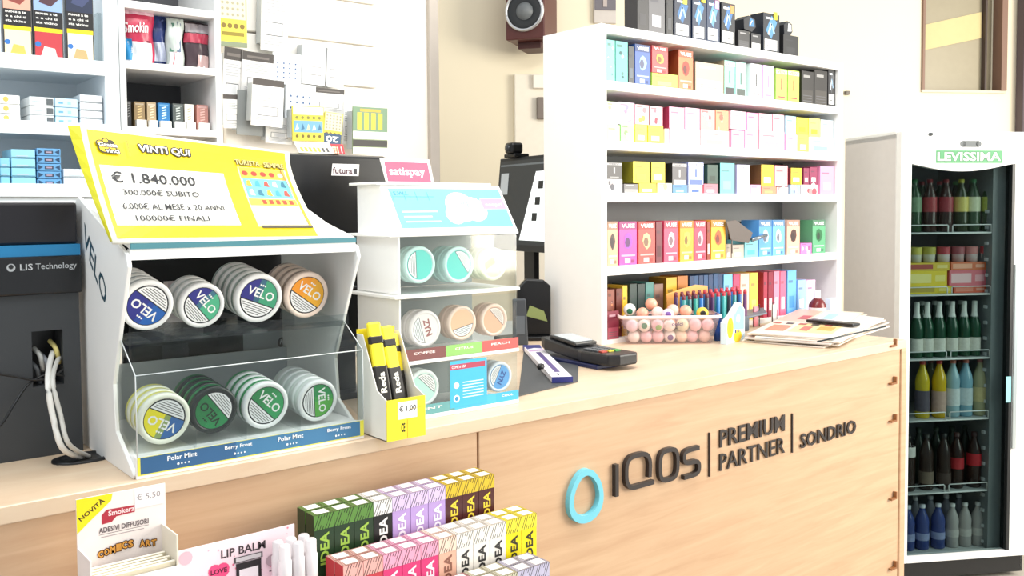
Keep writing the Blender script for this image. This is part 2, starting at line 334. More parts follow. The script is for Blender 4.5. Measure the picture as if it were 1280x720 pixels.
# ================================================================ CANS
def can_parts(t, r, th, rim, base, draw, rot):
    """round tin: body (lid and base halves) and printed label, face towards -y"""
    lid = MB().lathe([(r*.80, .0012), (r*.84, 0), (r*.97, .0), (r, .0025), (r, th*.5), (r*.975, th*.52)], rim, 32, 'y', caps=False).lathe([(r*.80, .0012), (0, .0012)], rim, 32, 'y', caps=False).build('lid', t)
    MB().lathe([(r*.975, th*.52), (r*.985, th*.56), (r*.985, th-.002), (r*.93, th), (0, th)], base, 32, 'y', caps=False).build('base', t)
    p = Print((0, .0010, 0), (1, 0, 0), (0, 0, 1)); draw(p, r, rot); p.build('label', lid)
def velo(c1, c2, outline='1b1d22', word_='f4f4f2'):
    def draw(p, r, rot):
        R0 = r*.80; d = rot-math.pi/2
        p.disc(0, 0, R0, outline, 28)
        p.disc(0, 0, R0*.965, c1, 28)
        for i, k in enumerate((.05, .35)): 
            cc = mixh(c1, c2, (i+1)/2); p.chord(0, 0, R0*.965, k*R0-.3*R0, R0*.964, rot, cc, 14)
        p.chord(0, 0, R0*.965, .22*R0, R0*.964, d, outline, 14)
        p.chord(0, 0, R0*.93, .27*R0, R0*.929, d, 'f4f4f4', 14)
        U = V((math.cos(rot), math.sin(rot))); W_ = V((-U.y, U.x))
        def T(s, a, b, w, h, c, bo=0):
            q = U*a+W_*b; p.text(s, q.x, q.y, w, h, c, bo, rot)
        T('VELO', -R0*.74, R0*.02, R0*1.48, R0*.46, word_, .02)
        for i in (-1, 0, 1): q = U*(R0*.12*i-R0*.05)+W_*R0*.66; p.disc(q.x, q.y, R0*.05, word_, 8); p.k -= 1
        p.k += 1
        for i in range(5):
            y = -R0*(.38+.105*i); w = math.sqrt(max(0, (.86*R0)**2-y*y)); a = U*(-w)+W_*y; b = U*w+W_*y; p.line(a.x, a.y, b.x, b.y, R0*.035, '5a5a5c')
    return draw
def mixh(a, b, t):
    return ''.join('%02x' % round(int(a[i:i+2], 16)*(1-t)+int(b[i:i+2], 16)*t) for i in (0, 2, 4))
def zyn(c, txt=None, tc='5a3030', seg='f2f2f2', col2=None):
    def draw(p, r, rot):
        R0 = r*.82; d = rot-math.pi/2
        p.disc(0, 0, R0, mixh(c, 'ffffff', .35), 28); p.disc(0, 0, R0*.96, c, 28)
        if col2: p.chord(0, 0, R0*.8, -R0*.05, R0*.5, rot, col2, 14)
        p.chord(0, 0, R0*.93, .25*R0, R0*.929, d, '222222', 14); p.chord(0, 0, R0*.90, .29*R0, R0*.899, d, seg, 14)
        U = V((math.cos(rot), math.sin(rot))); W_ = V((-U.y, U.x))
        if txt:
            q = U*(-R0*.6)+W_*(-R0*.05); p.text(txt, q.x, q.y, R0*1.15, R0*.48, tc, .04, rot)
        for i in range(4):
            y = -R0*(.40+.12*i); w = math.sqrt(max(0, (.8*R0)**2-y*y)); a = U*(-w)+W_*y; b = U*w+W_*y; p.line(a.x, a.y, b.x, b.y, R0*.04, '8a8a8a')
    return draw
def can(label, loc, r, th, rim, base, draw, rot, tilt, group=None, rz=0):
    t = thing('round_can', label, 'can', loc, rz, group); t.rotation_euler.x = tilt; can_parts(t, r, th, rim, base, draw, math.radians(rot)); KIDS[t.name] = [o for o in D.objects if o.parent == t]
    return t
def stack(px, py, Y, r, th, rim, base, draw, rot, tilt, n, dz, where, lab, group, gap=.0008, jit=.0):
    c = ony(px, py, Y); f_ = can(lab, c, r, th, rim, base, draw, rot, tilt, group)
    for k in range(1, n):
        o = copy_tree(f_); s_ = (th+gap)*k; o.location = c+V((random.uniform(-jit, jit), s_*math.cos(tilt), s_*math.sin(tilt)+0*dz))
        if len(KIDS[f_.name]): pass
        o['label'] = 'rim only, '+['first', 'second', 'third', 'fourth', 'fifth'][k-1]+' behind the front can in '+where
# ================================================================ WHITE CAN STAND (large)
x0, x1 = .389, .752
vd = thing('can_display_stand', 'large white card display stand for round cans with clear covers, under the yellow sign', 'display stand', (x0, 1.31, CT))
vy = lambda y: y-1.31
prof = [(1.60, 1.05), (1.318, 1.05), (1.314, 1.056), (1.392, 1.103), (1.400, 1.171), (1.358, 1.262), (1.316, 1.345), (1.322, 1.362), (1.559, 1.444), (1.60, 1.43)]
for i, xx in enumerate((0, x1-x0-.006)):
    o = MB().prism([(xx, vy(a), b-CT) for a, b in prof], (.006, 0, 0), WHITE).build('side_panel', vd, bevel=.001, seg=1)
# word on the left side panel
p = Print((0, 0, 0), (0, -1, 0), (0, 0, 1)); pa = onx(104, 303, x0); pb = onx(132, 386, x0)
dv = V((pb.y-pa.y, pb.z-pa.z)); 
p = Print((-.0002, vy(pa.y), pa.z-CT), (0, dv.x, dv.y), (0, -dv.y*.9, -dv.x*-1*-1)); 
p.w = V((0, -.30, .95)).normalized(); p.n = V((-1, 0, 0)); p.text('VELO', 0, 0, dv.length, .034, '2b4a58', .015); p.build('lettering', vd)
wd = x1-x0
MB().box(.006, wd-.006, 0.004, .28, 0, .028, WHITE).build('base_tray', vd, bevel=.002)
MB().box(.002, wd-.002, .0, .004, 0, .031, WHITE).build('front_lip', vd, bevel=.0015)
zA = .031
p = Print((0, -.0003, 0), (1, 0, 0), (0, 0, 1)); p.rect(.004, .005, wd-.003, .0305, 'e6e04a'); p.rect(.008, .0065, wd-.010, .0298, '3f79a3'); p.rect(.008, .0065, wd*.4, .0298, '2f5f8c')
for i, s_ in enumerate(('Polar Mint', 'Berry Frost', 'Polar Mint', 'Berry Frost')):
    a = .045+i*.083; p.text(s_, a, .0195, .042, .0068, 'eef4f6', .02)
    for j in range(4): p.disc(a+.015+j*.005, .013, .0018 if j == 0 else .0013, 'eef4f6', 8)
p.build('flavour_strip', vd)
zq = ony(150, 304, 1.322).z
cov = MB(); zc = ony(165, 470, 1.312).z-CT; ya = vy(1.37); zu = 1.238-CT
cov.box(.004, wd-.004, -.002, .000, zA, zc, ACR2)
cov.prism([(.004, -.002, zc), (.004, 0, zc-.002), (.004, ya, zu-.002), (.004, ya, zu)], (wd-.008, 0, 0), ACR2)
cov.build('clear_cover', vd)
for q_ in (.004, wd-.006): MB().prism([(q_, 0, zA), (q_, .08, zA+.03), (q_, .09, zu-.05), (q_, ya, zu), (q_, 0, zc)], (.0015, 0, 0), ACR).build('clear_cover_side', vd)
e = MB(); em = mat('dfe4e4', .15)
e.tube([(.004, -.001, zc), (wd-.004, -.001, zc)], .0009, em, 6).tube([(.004, -.001, zA), (.004, -.001, zc), (.004, ya, zu)], .0009, em, 6).tube([(wd-.004, -.001, zA), (wd-.004, -.001, zc), (wd-.004, ya, zu)], .0009, em, 6).build('cover_edge', vd)
MB().prism([(.006, vy(1.35), 1.232-CT), (.006, vy(1.53), 1.252-CT), (.006, vy(1.53), 1.254-CT), (.006, vy(1.35), 1.234-CT)], (wd-.012, 0, 0), ACR2).box(.006, wd-.006, vy(1.348), vy(1.350), 1.232-CT, 1.250-CT, ACR2).build('clear_tray', vd)
for k, px in enumerate((220, 291, 362)):
    xx = ony(px, 420, 1.37).x-x0; MB().box(xx-.0008, xx+.0008, vy(1.352), vy(1.50), 1.236-CT, 1.262-CT, ACR).build('divider', vd)
    xx = ony((240, 303, 370)[k], 560, 1.33).x-x0; MB().box(xx-.0008, xx+.0008, .004, .2, .03, .06, ACR).build('divider', vd)
MB().box(.006, wd-.006, vy(1.322), vy(1.336), zq-.024-CT, zq-.009-CT, WHITE).prism([(.006, vy(1.324), zq-.009-CT), (.006, vy(1.324), zq-.001-CT), (.006, vy(1.59), 1.440-CT), (.006, vy(1.59), 1.430-CT)], (wd-.012, 0, 0), WHITE).build('top_panel', vd)
MB().box(.006, wd-.006, vy(1.320), vy(1.324), zq-.009-CT, zq-.001-CT, mat('4f8791', .3)).build('teal_edge', vd)
MB().box(.006, wd-.006, .272, .276, .028, .12, mat('b9bdbf', .6)).build('back_panel', vd)
gT, gB = 'round cans on the upper tray of the white stand', 'round cans in the lower compartment of the white stand'
wr_, cl = mat('f1f1f0', .35), mat('c9ced0', .3)
tl = math.radians(9)
stack(185, 382, 1.372, .0375, .020, wr_, mat('9aa0a4', .35), velo('1f5fae', '2b2f86'), 140, tl, 5, 0, 'the leftmost column of the upper tray', 'white rimmed can with all-blue label turned upside down', gT)
stack(253, 382, 1.378, .0350, .020, wr_, mat('b7bcbc', .35), velo('2d2f86', '4fb48a'), -50, tl, 3, 0, 'the second column of the upper tray', 'smaller white can with navy and green label, reading downward to the right', gT)
stack(324, 373, 1.382, .0395, .020, wr_, mat('8fa09a', .35), velo('2b2b84', '3f9f78'), -22, tl, 5, 0, 'the third column of the upper tray', 'largest white can with navy and green label on the upper tray', gT)
stack(384, 369, 1.382, .0385, .020, mat('f6dfcf', .35), mat('a98f80', .35), velo('f59a22', 'f3b12e'), -35, tl, 4, 0, 'the rightmost column of the upper tray', 'pale rimmed can with bright orange label', gT)
tl = math.radians(6)
stack(206, 524, 1.335, .0375, .020, mat('f4f3e2', .35), mat('e8e070', .35), velo('2f66a8', 'efe11e'), 152, tl, 3, 0, 'the leftmost column of the lower compartment', 'white can with blue and yellow label behind the clear cover', gB)
stack(268, 513, 1.335, .0360, .020, mat('1c2420', .35), mat('1e7a44', .35), velo('1f8a4c', '1b7a40', word_='10301c'), 128, tl, 4, 0, 'the second column of the lower compartment', 'black rimmed can with dark green label', gB)
stack(333, 507, 1.335, .0370, .020, wr_, mat('2f9a58', .35), velo('1c8445', '2b9a58'), -45, tl, 4, 0, 'the third column of the lower compartment', 'white rimmed can with green label tilted down to the right', gB)
stack(398, 501, 1.335, .0340, .020, wr_, mat('e5ebe6', .35), velo('1d8a48', '54ad3f'), -85, tl, 5, 0, 'the rightmost column of the lower compartment', 'white rimmed can with green label whose lettering runs straight down', gB)
a = ony(232, 343, 1.46); t = thing('small_carton', 'small blue and pink carton lying on the upper tray behind the cans', 'carton', (a.x, a.y, 1.300)); MB().box(-.028, .028, 0, .02, -.0535, .010, mat('d9cbd0')).build('box', t); Print((-.028, -.0003, -.004), (1, 0, 0), (0, 0, 1)).rect(.012, -.010, .034, .012, '2f8fc8').rect(.04, -.01, .052, .012, 'b23a5a').build('print', t)
# ================================================================ YELLOW SIGN
BL, BR, TL, TR = ony(141, 303, 1.322), ony(406, 299, 1.322), ony(100, 157, 1.45), ony(362, 190, 1.62)
ys = thing('lottery_sign', 'large curved yellow sign with handwritten prize sums, leaning on top of the white can stand', 'sign', BL)
def ymap(a, b, off=0):
    t_ = 1-(1-b)**1.25; q = BL.lerp(BR, a); r_ = TL.lerp(TR, a); P_ = q.lerp(r_, b); P_ += (r_-q)*0 + V((0, (r_-q).y*(t_-b)*1.0, 0))
    n_ = (BR-BL).cross(TL-BL).normalized(); return P_+n_*off-BL
def grid(f, n, m_, mt, name, par, th=None):
    vs = [f(i/n, j/m_) for j in range(m_+1) for i in range(n+1)]; fs = [(j*(n+1)+i, j*(n+1)+i+1, (j+1)*(n+1)+i+1, (j+1)*(n+1)+i) for j in range(m_) for i in range(n)]
    mb = MB().add(vs, fs, mt, True); o = mb.build(name, par, sharp=True)
    if th: q = o.modifiers.new('thickness', 'SOLIDIFY'); q.thickness = th; q.offset = -1
    return o
grid(ymap, 12, 12, mat('f7f5e8', .4), 'card', ys, .004)
class WPrint(Print):
    def __init__(s, f, e=.0001): s.f = f; s.k = 1; s.e = e; s.mb = MB()
    def P(s, a, b): return s.f(a, b, .0009+s.e*s.k)
    def grid(s, a0, b0, a1, b1, m, n=10):
        vs = [s.P(a0+(a1-a0)*i/n, b0+(b1-b0)*j/n) for j in range(n+1) for i in range(n+1)]; s.mb.add(vs, [(j*(n+1)+i, j*(n+1)+i+1, (j+1)*(n+1)+i+1, (j+1)*(n+1)+i) for j in range(n) for i in range(n)], mat(m, .4)); s.k += 1; return s
p = WPrint(ymap, .00014); p.grid(.022, .03, .972, .972, 'f8de10')
p.grid(.040, .135, .60, .655, 'f7f6ee'); 
p.grid(.685, .12, .955, .745, 'f4ecc8')
p.grid(.695, .16, .935, .28, 'faf8f2'); p.grid(.69, .285, .95, .31, 'e6c8d0'); p.grid(.69, .33, .95, .40, 'f2c04a')
p.grid(.695, .41, .945, .62, '6cc0cf'); p.grid(.69, .62, .945, .74, 'f0a838')
for i in range(5):
    p.disc(.715+i*.05, .675, .017, 'b03426' if i < 4 else 'f0e2b0', 10, 1.6); p.k -= 1
for i in range(5): p.rect(.76+i*.037, .345, .782+i*.037, .388, 'd8402a', True)
p.k += 1
for i in range(5):
    for j in range(2): p.poly([(.705+i*.048, .44+j*.1), (.735+i*.048, .43+j*.1), (.728+i*.048, .50+j*.1), (.712+i*.048, .49+j*.1)], ['e9f2ef', '2e6f86', 'f0a030', '3c9ab0', 'c04838'][(i+2*j) % 5], True)
p.k += 1
p.line(.925, .74, .955, .14, .004, '6a4a30'); p.rect(.70, .105, .97, .13, '4a4436')
ink = '1d1d22'
p.text('\u20ac 1.840.000', .075, .50, .37, .10, ink, .012, 0); p.text('300.000\u20ac SUBITO', .105, .39, .34, .055, ink, .014); p.text('6.000\u20ac AL MESE x 20 ANNI', .085, .265, .46, .058, ink, .014); p.text('100000\u20ac FINALI', .125, .165, .33, .052, ink, .014)
p.otext('VINTI QUI', .22, .793, .231, .082, 'fbf6ea', '2a2418', .006, .02, 0, 2)
p.otext('TURISTA', .675, .763, .134, .056, 'fbe98a', '4a3008', .0035, .0, 0, 2); p.otext('SEMPRE', .833, .758, .114, .056, 'fbe98a', '4a3008', .0035, .0, 0, 2); p.text('per', .812, .765, .018, .02, '4a3008', .02)
for dx_, dy_, r in ((.075, .80, .026), (.1, .80, .026), (.062, .845, .018), (.085, .87, .016), (.105, .86, .014)): p.disc(dx_, dy_, r, '2a2418', 12, 1.7); p.k -= 1
p.k += 1
for dx_, dy_, r in ((.075, .80, .02), (.1, .80, .02), (.062, .845, .012), (.085, .87, .01)): p.disc(dx_, dy_, r, 'f2c81c', 12, 1.7); p.k -= 1
p.k += 1
p.otext('Gratta', .054, .815, .076, .036, 'f8f4e4', '2a2418', .004, .02, 0, 2); p.otext('vinci', .077, .760, .056, .036, 'f8f4e4', '2a2418', .004, .02, 0, 2)
p.line(.175, .74, .172, .90, .003, '6b5a20'); p.build('printed_face', ys)
sd = [ymap(0, b/8) for b in range(9)]; sdl = [q+V((-.014*(b/8), .012, 0)) for b, q in enumerate(sd)]
mb = MB()
for i in range(8): mb.add([sd[i], sd[i+1], sdl[i+1], sdl[i]], [(0, 1, 2, 3)], mat('d9d31c', .4))
mb.build('side_flap', ys)
mb = MB(); rr = ymap(.3, .9); MB().prism([ymap(.1, .02, -.006), ymap(.9, .02, -.006), ymap(.9, .0, -.05)+V((0, .1, .03)), ymap(.1, .0, -.05)+V((0, .1, .03))], (0, 0, -.003), WHITE).build('rear_support', ys)
# ================================================================ SECOND (ZYN) STAND
YZ = 1.362; zx0, zx1 = ony(499, 400, YZ).x, ony(646, 400, YZ).x; zw = zx1-zx0
zz = lambda py: ony(575, py, YZ).z-CT
zd = thing('can_display_stand', 'narrower white three-tier display stand for small cans with a light blue header', 'display stand', (zx0, YZ, CT))
dep = onx(447, 400, zx0).y-YZ
t1, t2, t3, t4 = zz(292), zz(366), zz(446), zz(515)
for a, b, nm in ((t2+.004, t1, 0), (t3+.004, t2-.004, 1), (0, t3-.003, 2)):
    MB().box(0, .004, 0, dep, a, b, WHITE).build('side_panel', zd, bevel=.001, seg=1); MB().box(zw-.002, zw, 0, dep, a, b, ACR).build('clear_side', zd)
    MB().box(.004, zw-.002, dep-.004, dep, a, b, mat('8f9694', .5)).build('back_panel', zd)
    MB().box(.002, zw-.001, -.001, .0005, a+.001, b-.004, ACR).build('clear_front', zd)
MB().box(-.012, zw+.004, -.006, dep+.004, t2-.003, t2+.003, WHITE).build('tier_shelf', zd, bevel=.001, seg=1)
MB().box(-.004, zw+.002, -.005, dep+.002, t3-.003, t3+.003, WHITE).build('tier_shelf', zd, bevel=.001, seg=1)
MB().box(-.001, zw+.001, -.004, dep, 0, .008, WHITE).build('base_board', zd, bevel=.001, seg=1)
th_ = zz(231); bk_ = .055
MB().prism([(-.003, -.004, t1), (-.003, bk_, th_), (-.003, dep-.01, th_), (-.003, dep-.01, t1)], (zw+.006, 0, 0), WHITE).build('header', zd, bevel=.001, seg=1)
MB().box(-.012, zw-.02, bk_-.004, dep+.004, th_, th_+.005, WHITE).box(-.02, zw+.003, -.004, dep+.006, t1-.003, t1+.002, WHITE).build('header_rim', zd, bevel=.001, seg=1)
p = Print((.003, -.004, t1), (1, 0, 0), V((0, bk_+.004, th_-t1)), .00008); H = V((bk_+.004, th_-t1)).length
p.rect(.008, H*.13, zw-.006, H*.93, '6cbfdc'); p.disc(zw*.58, H*.55, .034, 'fbfbfb', 24, .95); p.k -= 1; p.disc(zw*.68, H*.50, .03, 'fbfbfb', 24, .9); p.k -= 1; p.disc(zw*.50, H*.38, .02, 'fbfbfb', 20)
p.rect(zw*.77, H*.5, zw-.006, H*.72, 'f091b8'); p.text('scopri', zw*.80, H*.54, .04, .009, 'fdeef4', .02); p.text('ZYN', zw*.53, H*.54, .03, .012, '8fb4c4', 0)
for i in range(3): p.rect(.02, H*(.24+i*.1), .02+(.075, .06, .075)[i], H*(.27+i*.1), 'c6ecf6', True)
for x in range(4): p.line(.012+x*.025, H*.68, .012+x*.025, H*.86, .0008, '4c93b4')
p.k += 1; p.line(.012, H*.76, .10, H*.76, .0008, '4c93b4'); p.text('S.W.I.', .016, H*.79, .03, .008, '3a7fa4'); p.build('header_print', zd)
# colour strips on the tiers
def strip(z0, z1, segs):
    p = Print((0, -.0035, z0), (1, 0, 0), (0, 0, 1)); a = 0.003; h = z1-z0
    for w_, c, s_ in segs:
        p.rect(a, 0, a+w_*zw, h, c, True)
        if s_: p.k += 1; p.text(s_, a+w_*zw*.25, h*.5, w_*zw*.5, h*.22, 'f4e8e4', .02); p.k -= 1
        a += w_*zw
    p.build('flavour_strip', zd)
strip(t3+.004, t3+.024, [(.35, '7c4a48', 'COFFEE'), (.31, '8fc46a', 'CITRUS'), (.33, 'dc5a56', 'PEACH')])
strip(.008, .026, [(.42, '63a0a4', 'MINT'), (.36, '4ab6dd', ''), (.21, '3fb0e0', 'COOL')])
p = Print((0, -.004, 0), (1, 0, 0), (0, 0, 1)); xa_, xb_ = ony(561, 480, YZ).x-zx0, ony(607, 480, YZ).x-zx0
p.rect(xa_, .012, xb_, t3-.006, '3fb2e2'); p.rect(xa_, t3-.022, xb_-.004, t3-.012, 'b0405a'); p.text('COME si USA', xa_+.004, t3-.0195, .032, .005, 'f8eef0', .02)
for i in range(6): p.rect(xa_+.028, .055-i*.0055, xb_-.008, .057-i*.0055, 'cbeaf6', True)
p.k += 1; p.disc(xa_+.014, .052, .006, 'e8f6fb', 12); p.disc(xa_+.014, .028, .007, 'e8f6fb', 12); p.disc(xa_+.014, .028, .004, '2f8fc0', 12); p.build('instruction_card', zd)
gZ = 'small cans on the three-tier stand'
mint, yel, pch = mat('d5f1ea', .35), mat('f6f4d6', .35), mat('f7ddca', .35)
A = [(525, 331, .0330, mint, zyn('5fd2c4'), -88, 'white rimmed can with turquoise label, left in top tier', 2, 'tier one left'),
     (574, 331, .0335, mint, zyn('62d4c6'), 125, 'white rimmed can with turquoise label, middle of top tier', 3, ''),
     (617, 330, .0310, yel, zyn('ece8b8', col2='e4d830'), 118, 'cream can with yellow label, right in top tier', 3, ''),
     (532, 411, .0330, mat('f2eae6', .35), zyn('f3ebe6', 'ZYN', 'a0605a'), -75, 'white can with brown lettering running down, left in middle tier', 2, ''),
     (578, 404, .0320, pch, zyn('f2c09a'), 12, 'peach can with horizontal white segment, middle tier centre', 2, ''),
     (618, 400, .0310, pch, zyn('f3b694', seg='f6e6da'), 135, 'peach can with diagonal white segment, right in middle tier', 2, ''),
     (530, 485, .0330, mat('edf4f2', .35), zyn('bfe9de'), 138, 'white can with pale mint label, left in bottom tier', 2, ''),
     (625, 471, .0290, mat('e6eef4', .35), zyn('5fa4e0', 'ZYN', '1f4f9a'), -118, 'white can with blue label and dark blue lettering, right in bottom tier', 2, '')]
for i, (px, py, r, rm, dr, rot, lb, n, _) in enumerate(A):
    wh = ['the left of the top tier', 'the middle of the top tier', 'the right of the top tier', 'the left of the middle tier', 'the middle of the middle tier', 'the right of the middle tier', 'the left of the bottom tier', 'the right of the bottom tier'][i]
    stack(px, py, YZ+.006, r, .018, rm, rm, dr, rot, 0, n, 0, wh, lb, gZ)
# pink sign behind header
q = ony(488, 226, YZ+dep*.8); q2 = ony(545, 226, YZ+dep*.8); zt_ = ony(488, 197, YZ+dep*.8).z
sp_ = thing('payment_sign', 'small pink card sign with white lettering on top of the narrower can stand', 'sign', (q.x, q.y, CT+th_+.0055)); w_ = q2.x-q.x; h_ = zt_-(CT+th_+.0055)
MB().prism([(-.004, .006, 0), (w_, .006, 0), (w_, .022, h_), (-.008, .022, h_)], (0, .003, 0), mat('f4f1ee')).box(-.004, w_, .0, .03, 0, .002, WHITE).build('card', sp_)
p = Print((0, .006, 0), (1, 0, 0), V((0, .016, h_)), .0001); H = V((.016, h_)).length; p.rect(-.001, .003, w_-.006, H*.86, 'd85a74'); p.text('satispay', .006, H*.22, w_*.78, H*.42, 'fbf1f2', .02); p.build('print', sp_)
# ================================================================ YELLOW CANDY BOX
YP = 1.264; ax_, bx_ = max(.756, ony(484, 540, YP).x), ony(532, 540, YP).x; pw = bx_-ax_; h1 = ony(505, 498, YP).z-CT; pd = .094
cb = thing('candy_display_box', 'yellow cardboard box of sweets with a price sticker, between the two can stands', 'box', (ax_, YP, CT)); ylw, wht = mat('f3df2a', .45), mat('f4f1e8', .5)
MB().box(0, pw, 0, .002, 0, h1, ylw).build('front_panel', cb)
for xx in (0, pw-.0015): MB().prism([(xx, .002, 0), (xx, pd, 0), (xx, pd, .165), (xx, pd-.02, .165), (xx, .03, h1+.012), (xx, .002, h1)], (.0015, 0, 0), wht).build('side_panel', cb)
MB().box(0, pw, pd-.0015, pd, 0, .172, ylw).box(0, pw, .002, pd, 0, .0015, ylw).build('back_panel', cb)
p = Print((0, -.0002, 0), (1, 0, 0), (0, 0, 1)); p.rect(pw*.28, h1*.50, pw*.78, h1*.92, 'f6f4f0'); p.text('\u20ac 1,00', pw*.31, h1*.66, pw*.44, h1*.16, '1c1a22', .02); p.text('CE', pw*.36, h1*.18, pw*.1, h1*.22, '33300e', .02, 0); p.line(pw*.52, h1*.02, pw*.52, h1*.48, .0008, 'b89a10'); p.line(pw*.6, h1*.72, pw*.95, h1*.74, .0005, 'c0a41a'); p.build('price_sticker', cb)
for i, (dx_, top, le, tw) in enumerate(((.0155, .0, .190, -.02), (.030, .0, .178, .03), (.045, .0, .182, -.03), (.057, .0, .165, .03))):
    t = thing('sweet_stick', ['yellow and black sweet packet leaning at the left', 'yellow and black sweet packet in front with white script', 'dark ended sweet packet right of centre', 'rearmost yellow sweet packet'][i]+' in the yellow box', 'sweet', (ax_+dx_, YP+.014+.017*(i % 2), CT+.003), 0, 'sweet packets in the yellow box')
    t.rotation_euler = (-.27, tw, .05*(i-2))
    MB().box(-.012, .012, 0, .010, 0, le, ylw).build('wrapper', t, bevel=.004)
    MB().box(-.0124, .0124, -.0006, .0106, le*.30, le*.62, mat('1a1714', .4)).build('dark_band', t, bevel=.003); MB().box(-.0124, .0124, -.0006, .0106, le*.80, le*.88, mat('1a1714', .4)).build('dark_band', t, bevel=.003)
    p = Print((0, -.0010, le*.38), (0, 0, 1), (-1, 0, 0)); p.text('Reda', .0, -.005, .034, .011, 'f4f0e6', .03); p.build('script', t)

# ================================================================ MACHINES BEHIND THE STANDS
# till terminal on the left (back of it towards us)
YL = 1.53; xr = ony(101, 450, YL).x; xl_ = -.15
lt_ = thing('till_terminal', 'dark till terminal with blue stripe and cable hole, far left of the counter', 'till', (xl_, YL, CT)); lw = xr-xl_
Z = lambda py, px=50, Y=YL: ony(px, py, Y).z-CT
dk = mat('3a3d40', .55); hx0, hx1, hz0_, hz1_ = ony(40, 440, YL).x-xl_, ony(79, 440, YL).x-xl_, Z(482, 60), Z(413, 60)
ztop_, zbl = Z(253), Z(368)
m = MB(); m.box(0, hx0, 0, .05, 0, zbl, dk).box(hx1, lw, 0, .05, 0, zbl, dk).box(hx0, hx1, 0, .05, 0, hz0_, dk).box(hx0, hx1, 0, .05, hz1_, zbl, dk).build('lower_casing', lt_)
MB().box(hx0-.01, hx1+.01, .06, .07, hz0_-.02, hz1_+.02, BLK).build('hole_backing', lt_)
MB().box(0, lw+.004, -.006, .10, zbl, Z(320), mat('121316', .25)).build('name_band', lt_, bevel=.003)
MB().box(0, lw+.003, -.003, .10, Z(320), Z(306), mat('1f7fb4', .35)).build('blue_stripe', lt_)
MB().box(0, lw+.002, .004, .12, Z(306), ztop_, mat('17151b', .3, scale=6)).build('screen_back', lt_, bevel=.004)
p = Print((0, -.0062, 0), (1, 0, 0), (0, 0, 1)); a = ony(24, 337, YL).x-xl_; b = ony(94, 337, YL).x-xl_; h = Z(329)-Z(337)
p.text('LIS', a, Z(337), (b-a)*.22, h*1.0, 'c6cacd', .01); p.text('Technology', a+(b-a)*.27, Z(338.5), (b-a)*.74, h*1.2, 'b4b8bb', .01, 0, .0); p.disc(a-.012, Z(333), .006, 'b4b8bb', 10); p.disc(a-.012, Z(332), .0035, '222326', 10); p.build('lettering', lt_)
# cables out of the grommet through the hole
g0 = V((g.x, g.y, CT+.002)); hc = V((ony(58, 440, YL).x, YL-.004, CT+(hz0_+hz1_)/2))
def cable(name, pts, r, mt, label, grp=None):
    P = [V(p) for p in pts]; q = []
    for i in range(len(P)-1):
        p0, p1, p2, p3 = P[max(i-1, 0)], P[i], P[i+1], P[min(i+2, len(P)-1)]
        for k in range(6):
            t = k/6; q.append(.5*((2*p1)+(p2-p0)*t+(2*p0-5*p1+4*p2-p3)*t*t+(3*p1-p0-3*p2+p3)*t**3))
    q.append(P[-1]); return tag(MB().tube(q, r, mt, 8).build(name), label, 'cable', grp)
def pp(px, py, Y): return ony(px, py, Y)
cable('white_cable', [g0+V((-.004, .0, 0)), pp(78, 560, 1.44), pp(66, 520, 1.455), pp(60, 480, 1.47), pp(62, 455, YL-.01), pp(66, 440, YL+.02)], .0042, mat('e4e2dc'), 'thicker white cable rising from the grommet, left of the pair')
cable('white_cable', [g0+V((.006, .0, 0)), pp(86, 555, 1.44), pp(76, 520, 1.455), pp(66, 478, 1.47), pp(70, 455, YL-.01), pp(75, 446, YL+.02)], .0034, mat('cfcdc6'), 'thinner off-white cable rising from the grommet, right of the pair')
cable('black_cable', [pp(-20, 548, 1.50), pp(2, 530, 1.50), pp(18, 505, 1.505), pp(36, 480, 1.515), pp(60, 468, YL-.012), pp(80, 470, YL-.006)], .0018, BLK, 'thin black cable curving across the dark terminal towards its hole')
cable('black_cable', [pp(-20, 465, 1.515), pp(15, 470, 1.515), pp(50, 475, 1.512), pp(78, 462, YL-.01), pp(64, 455, YL+.01), pp(56, 470, YL+.01)], .0018, BLK, 'thin black cable running level across the dark terminal')
for i, (px, py, c) in enumerate(((50, 445, 'c9c9c4'), (58, 452, '8d9095'), (70, 436, 'e8d889'), (46, 462, '595d60'))):
    cable('plug_lead', [pp(px-8, py-10, YL+.03), pp(px, py, YL+.012), pp(px+4, py+18, YL+.02)], .0036, mat(c), ['pale', 'grey', 'cream yellow', 'dark grey'][i]+' lead bunched inside the hole of the terminal')
# black till screen seen from behind
YM = 1.62; fx0, fx1 = ony(330, 190, YM).x, ony(482, 196, YM).x+.003
ft = thing('till_screen', 'black till screen seen from behind with a small white badge, between the two can stands', 'screen', (fx0, YM, CT)); fw = fx1-fx0; fz1 = ony(425, 193, YM).z-CT
pr_ = [(.0, .10), (0, fz1-.004), (.012, fz1), (.045, fz1), (.06, fz1-.02), (.09, .12)]
MB().prism([(0, a, b) for a, b in pr_], (fw, 0, 0), mat('0d0e11', .3)).build('casing', ft, bevel=.003)
MB().tube([(fw*.05+fw*.9*i/12, -.001-.0*i, fz1*.42+.022*math.sin(math.pi*i/12)) for i in range(13)], .004, mat('33363a', .3), 6).build('raised_rib', ft)
MB().box(fw*.25, fw*.75, .02, .07, .01, .11, BLK).box(fw*.15, fw*.85, -.02, .12, 0, .012, BLK).build('foot', ft, bevel=.003)
a, b = ony(414, 218, YM), ony(448, 208, YM); p = Print((0, -.0003, 0), (1, 0, 0), (0, 0, 1)); x_, z_ = a.x-fx0, a.z-CT; w_, h_ = b.x-a.x, b.z-a.z+.004
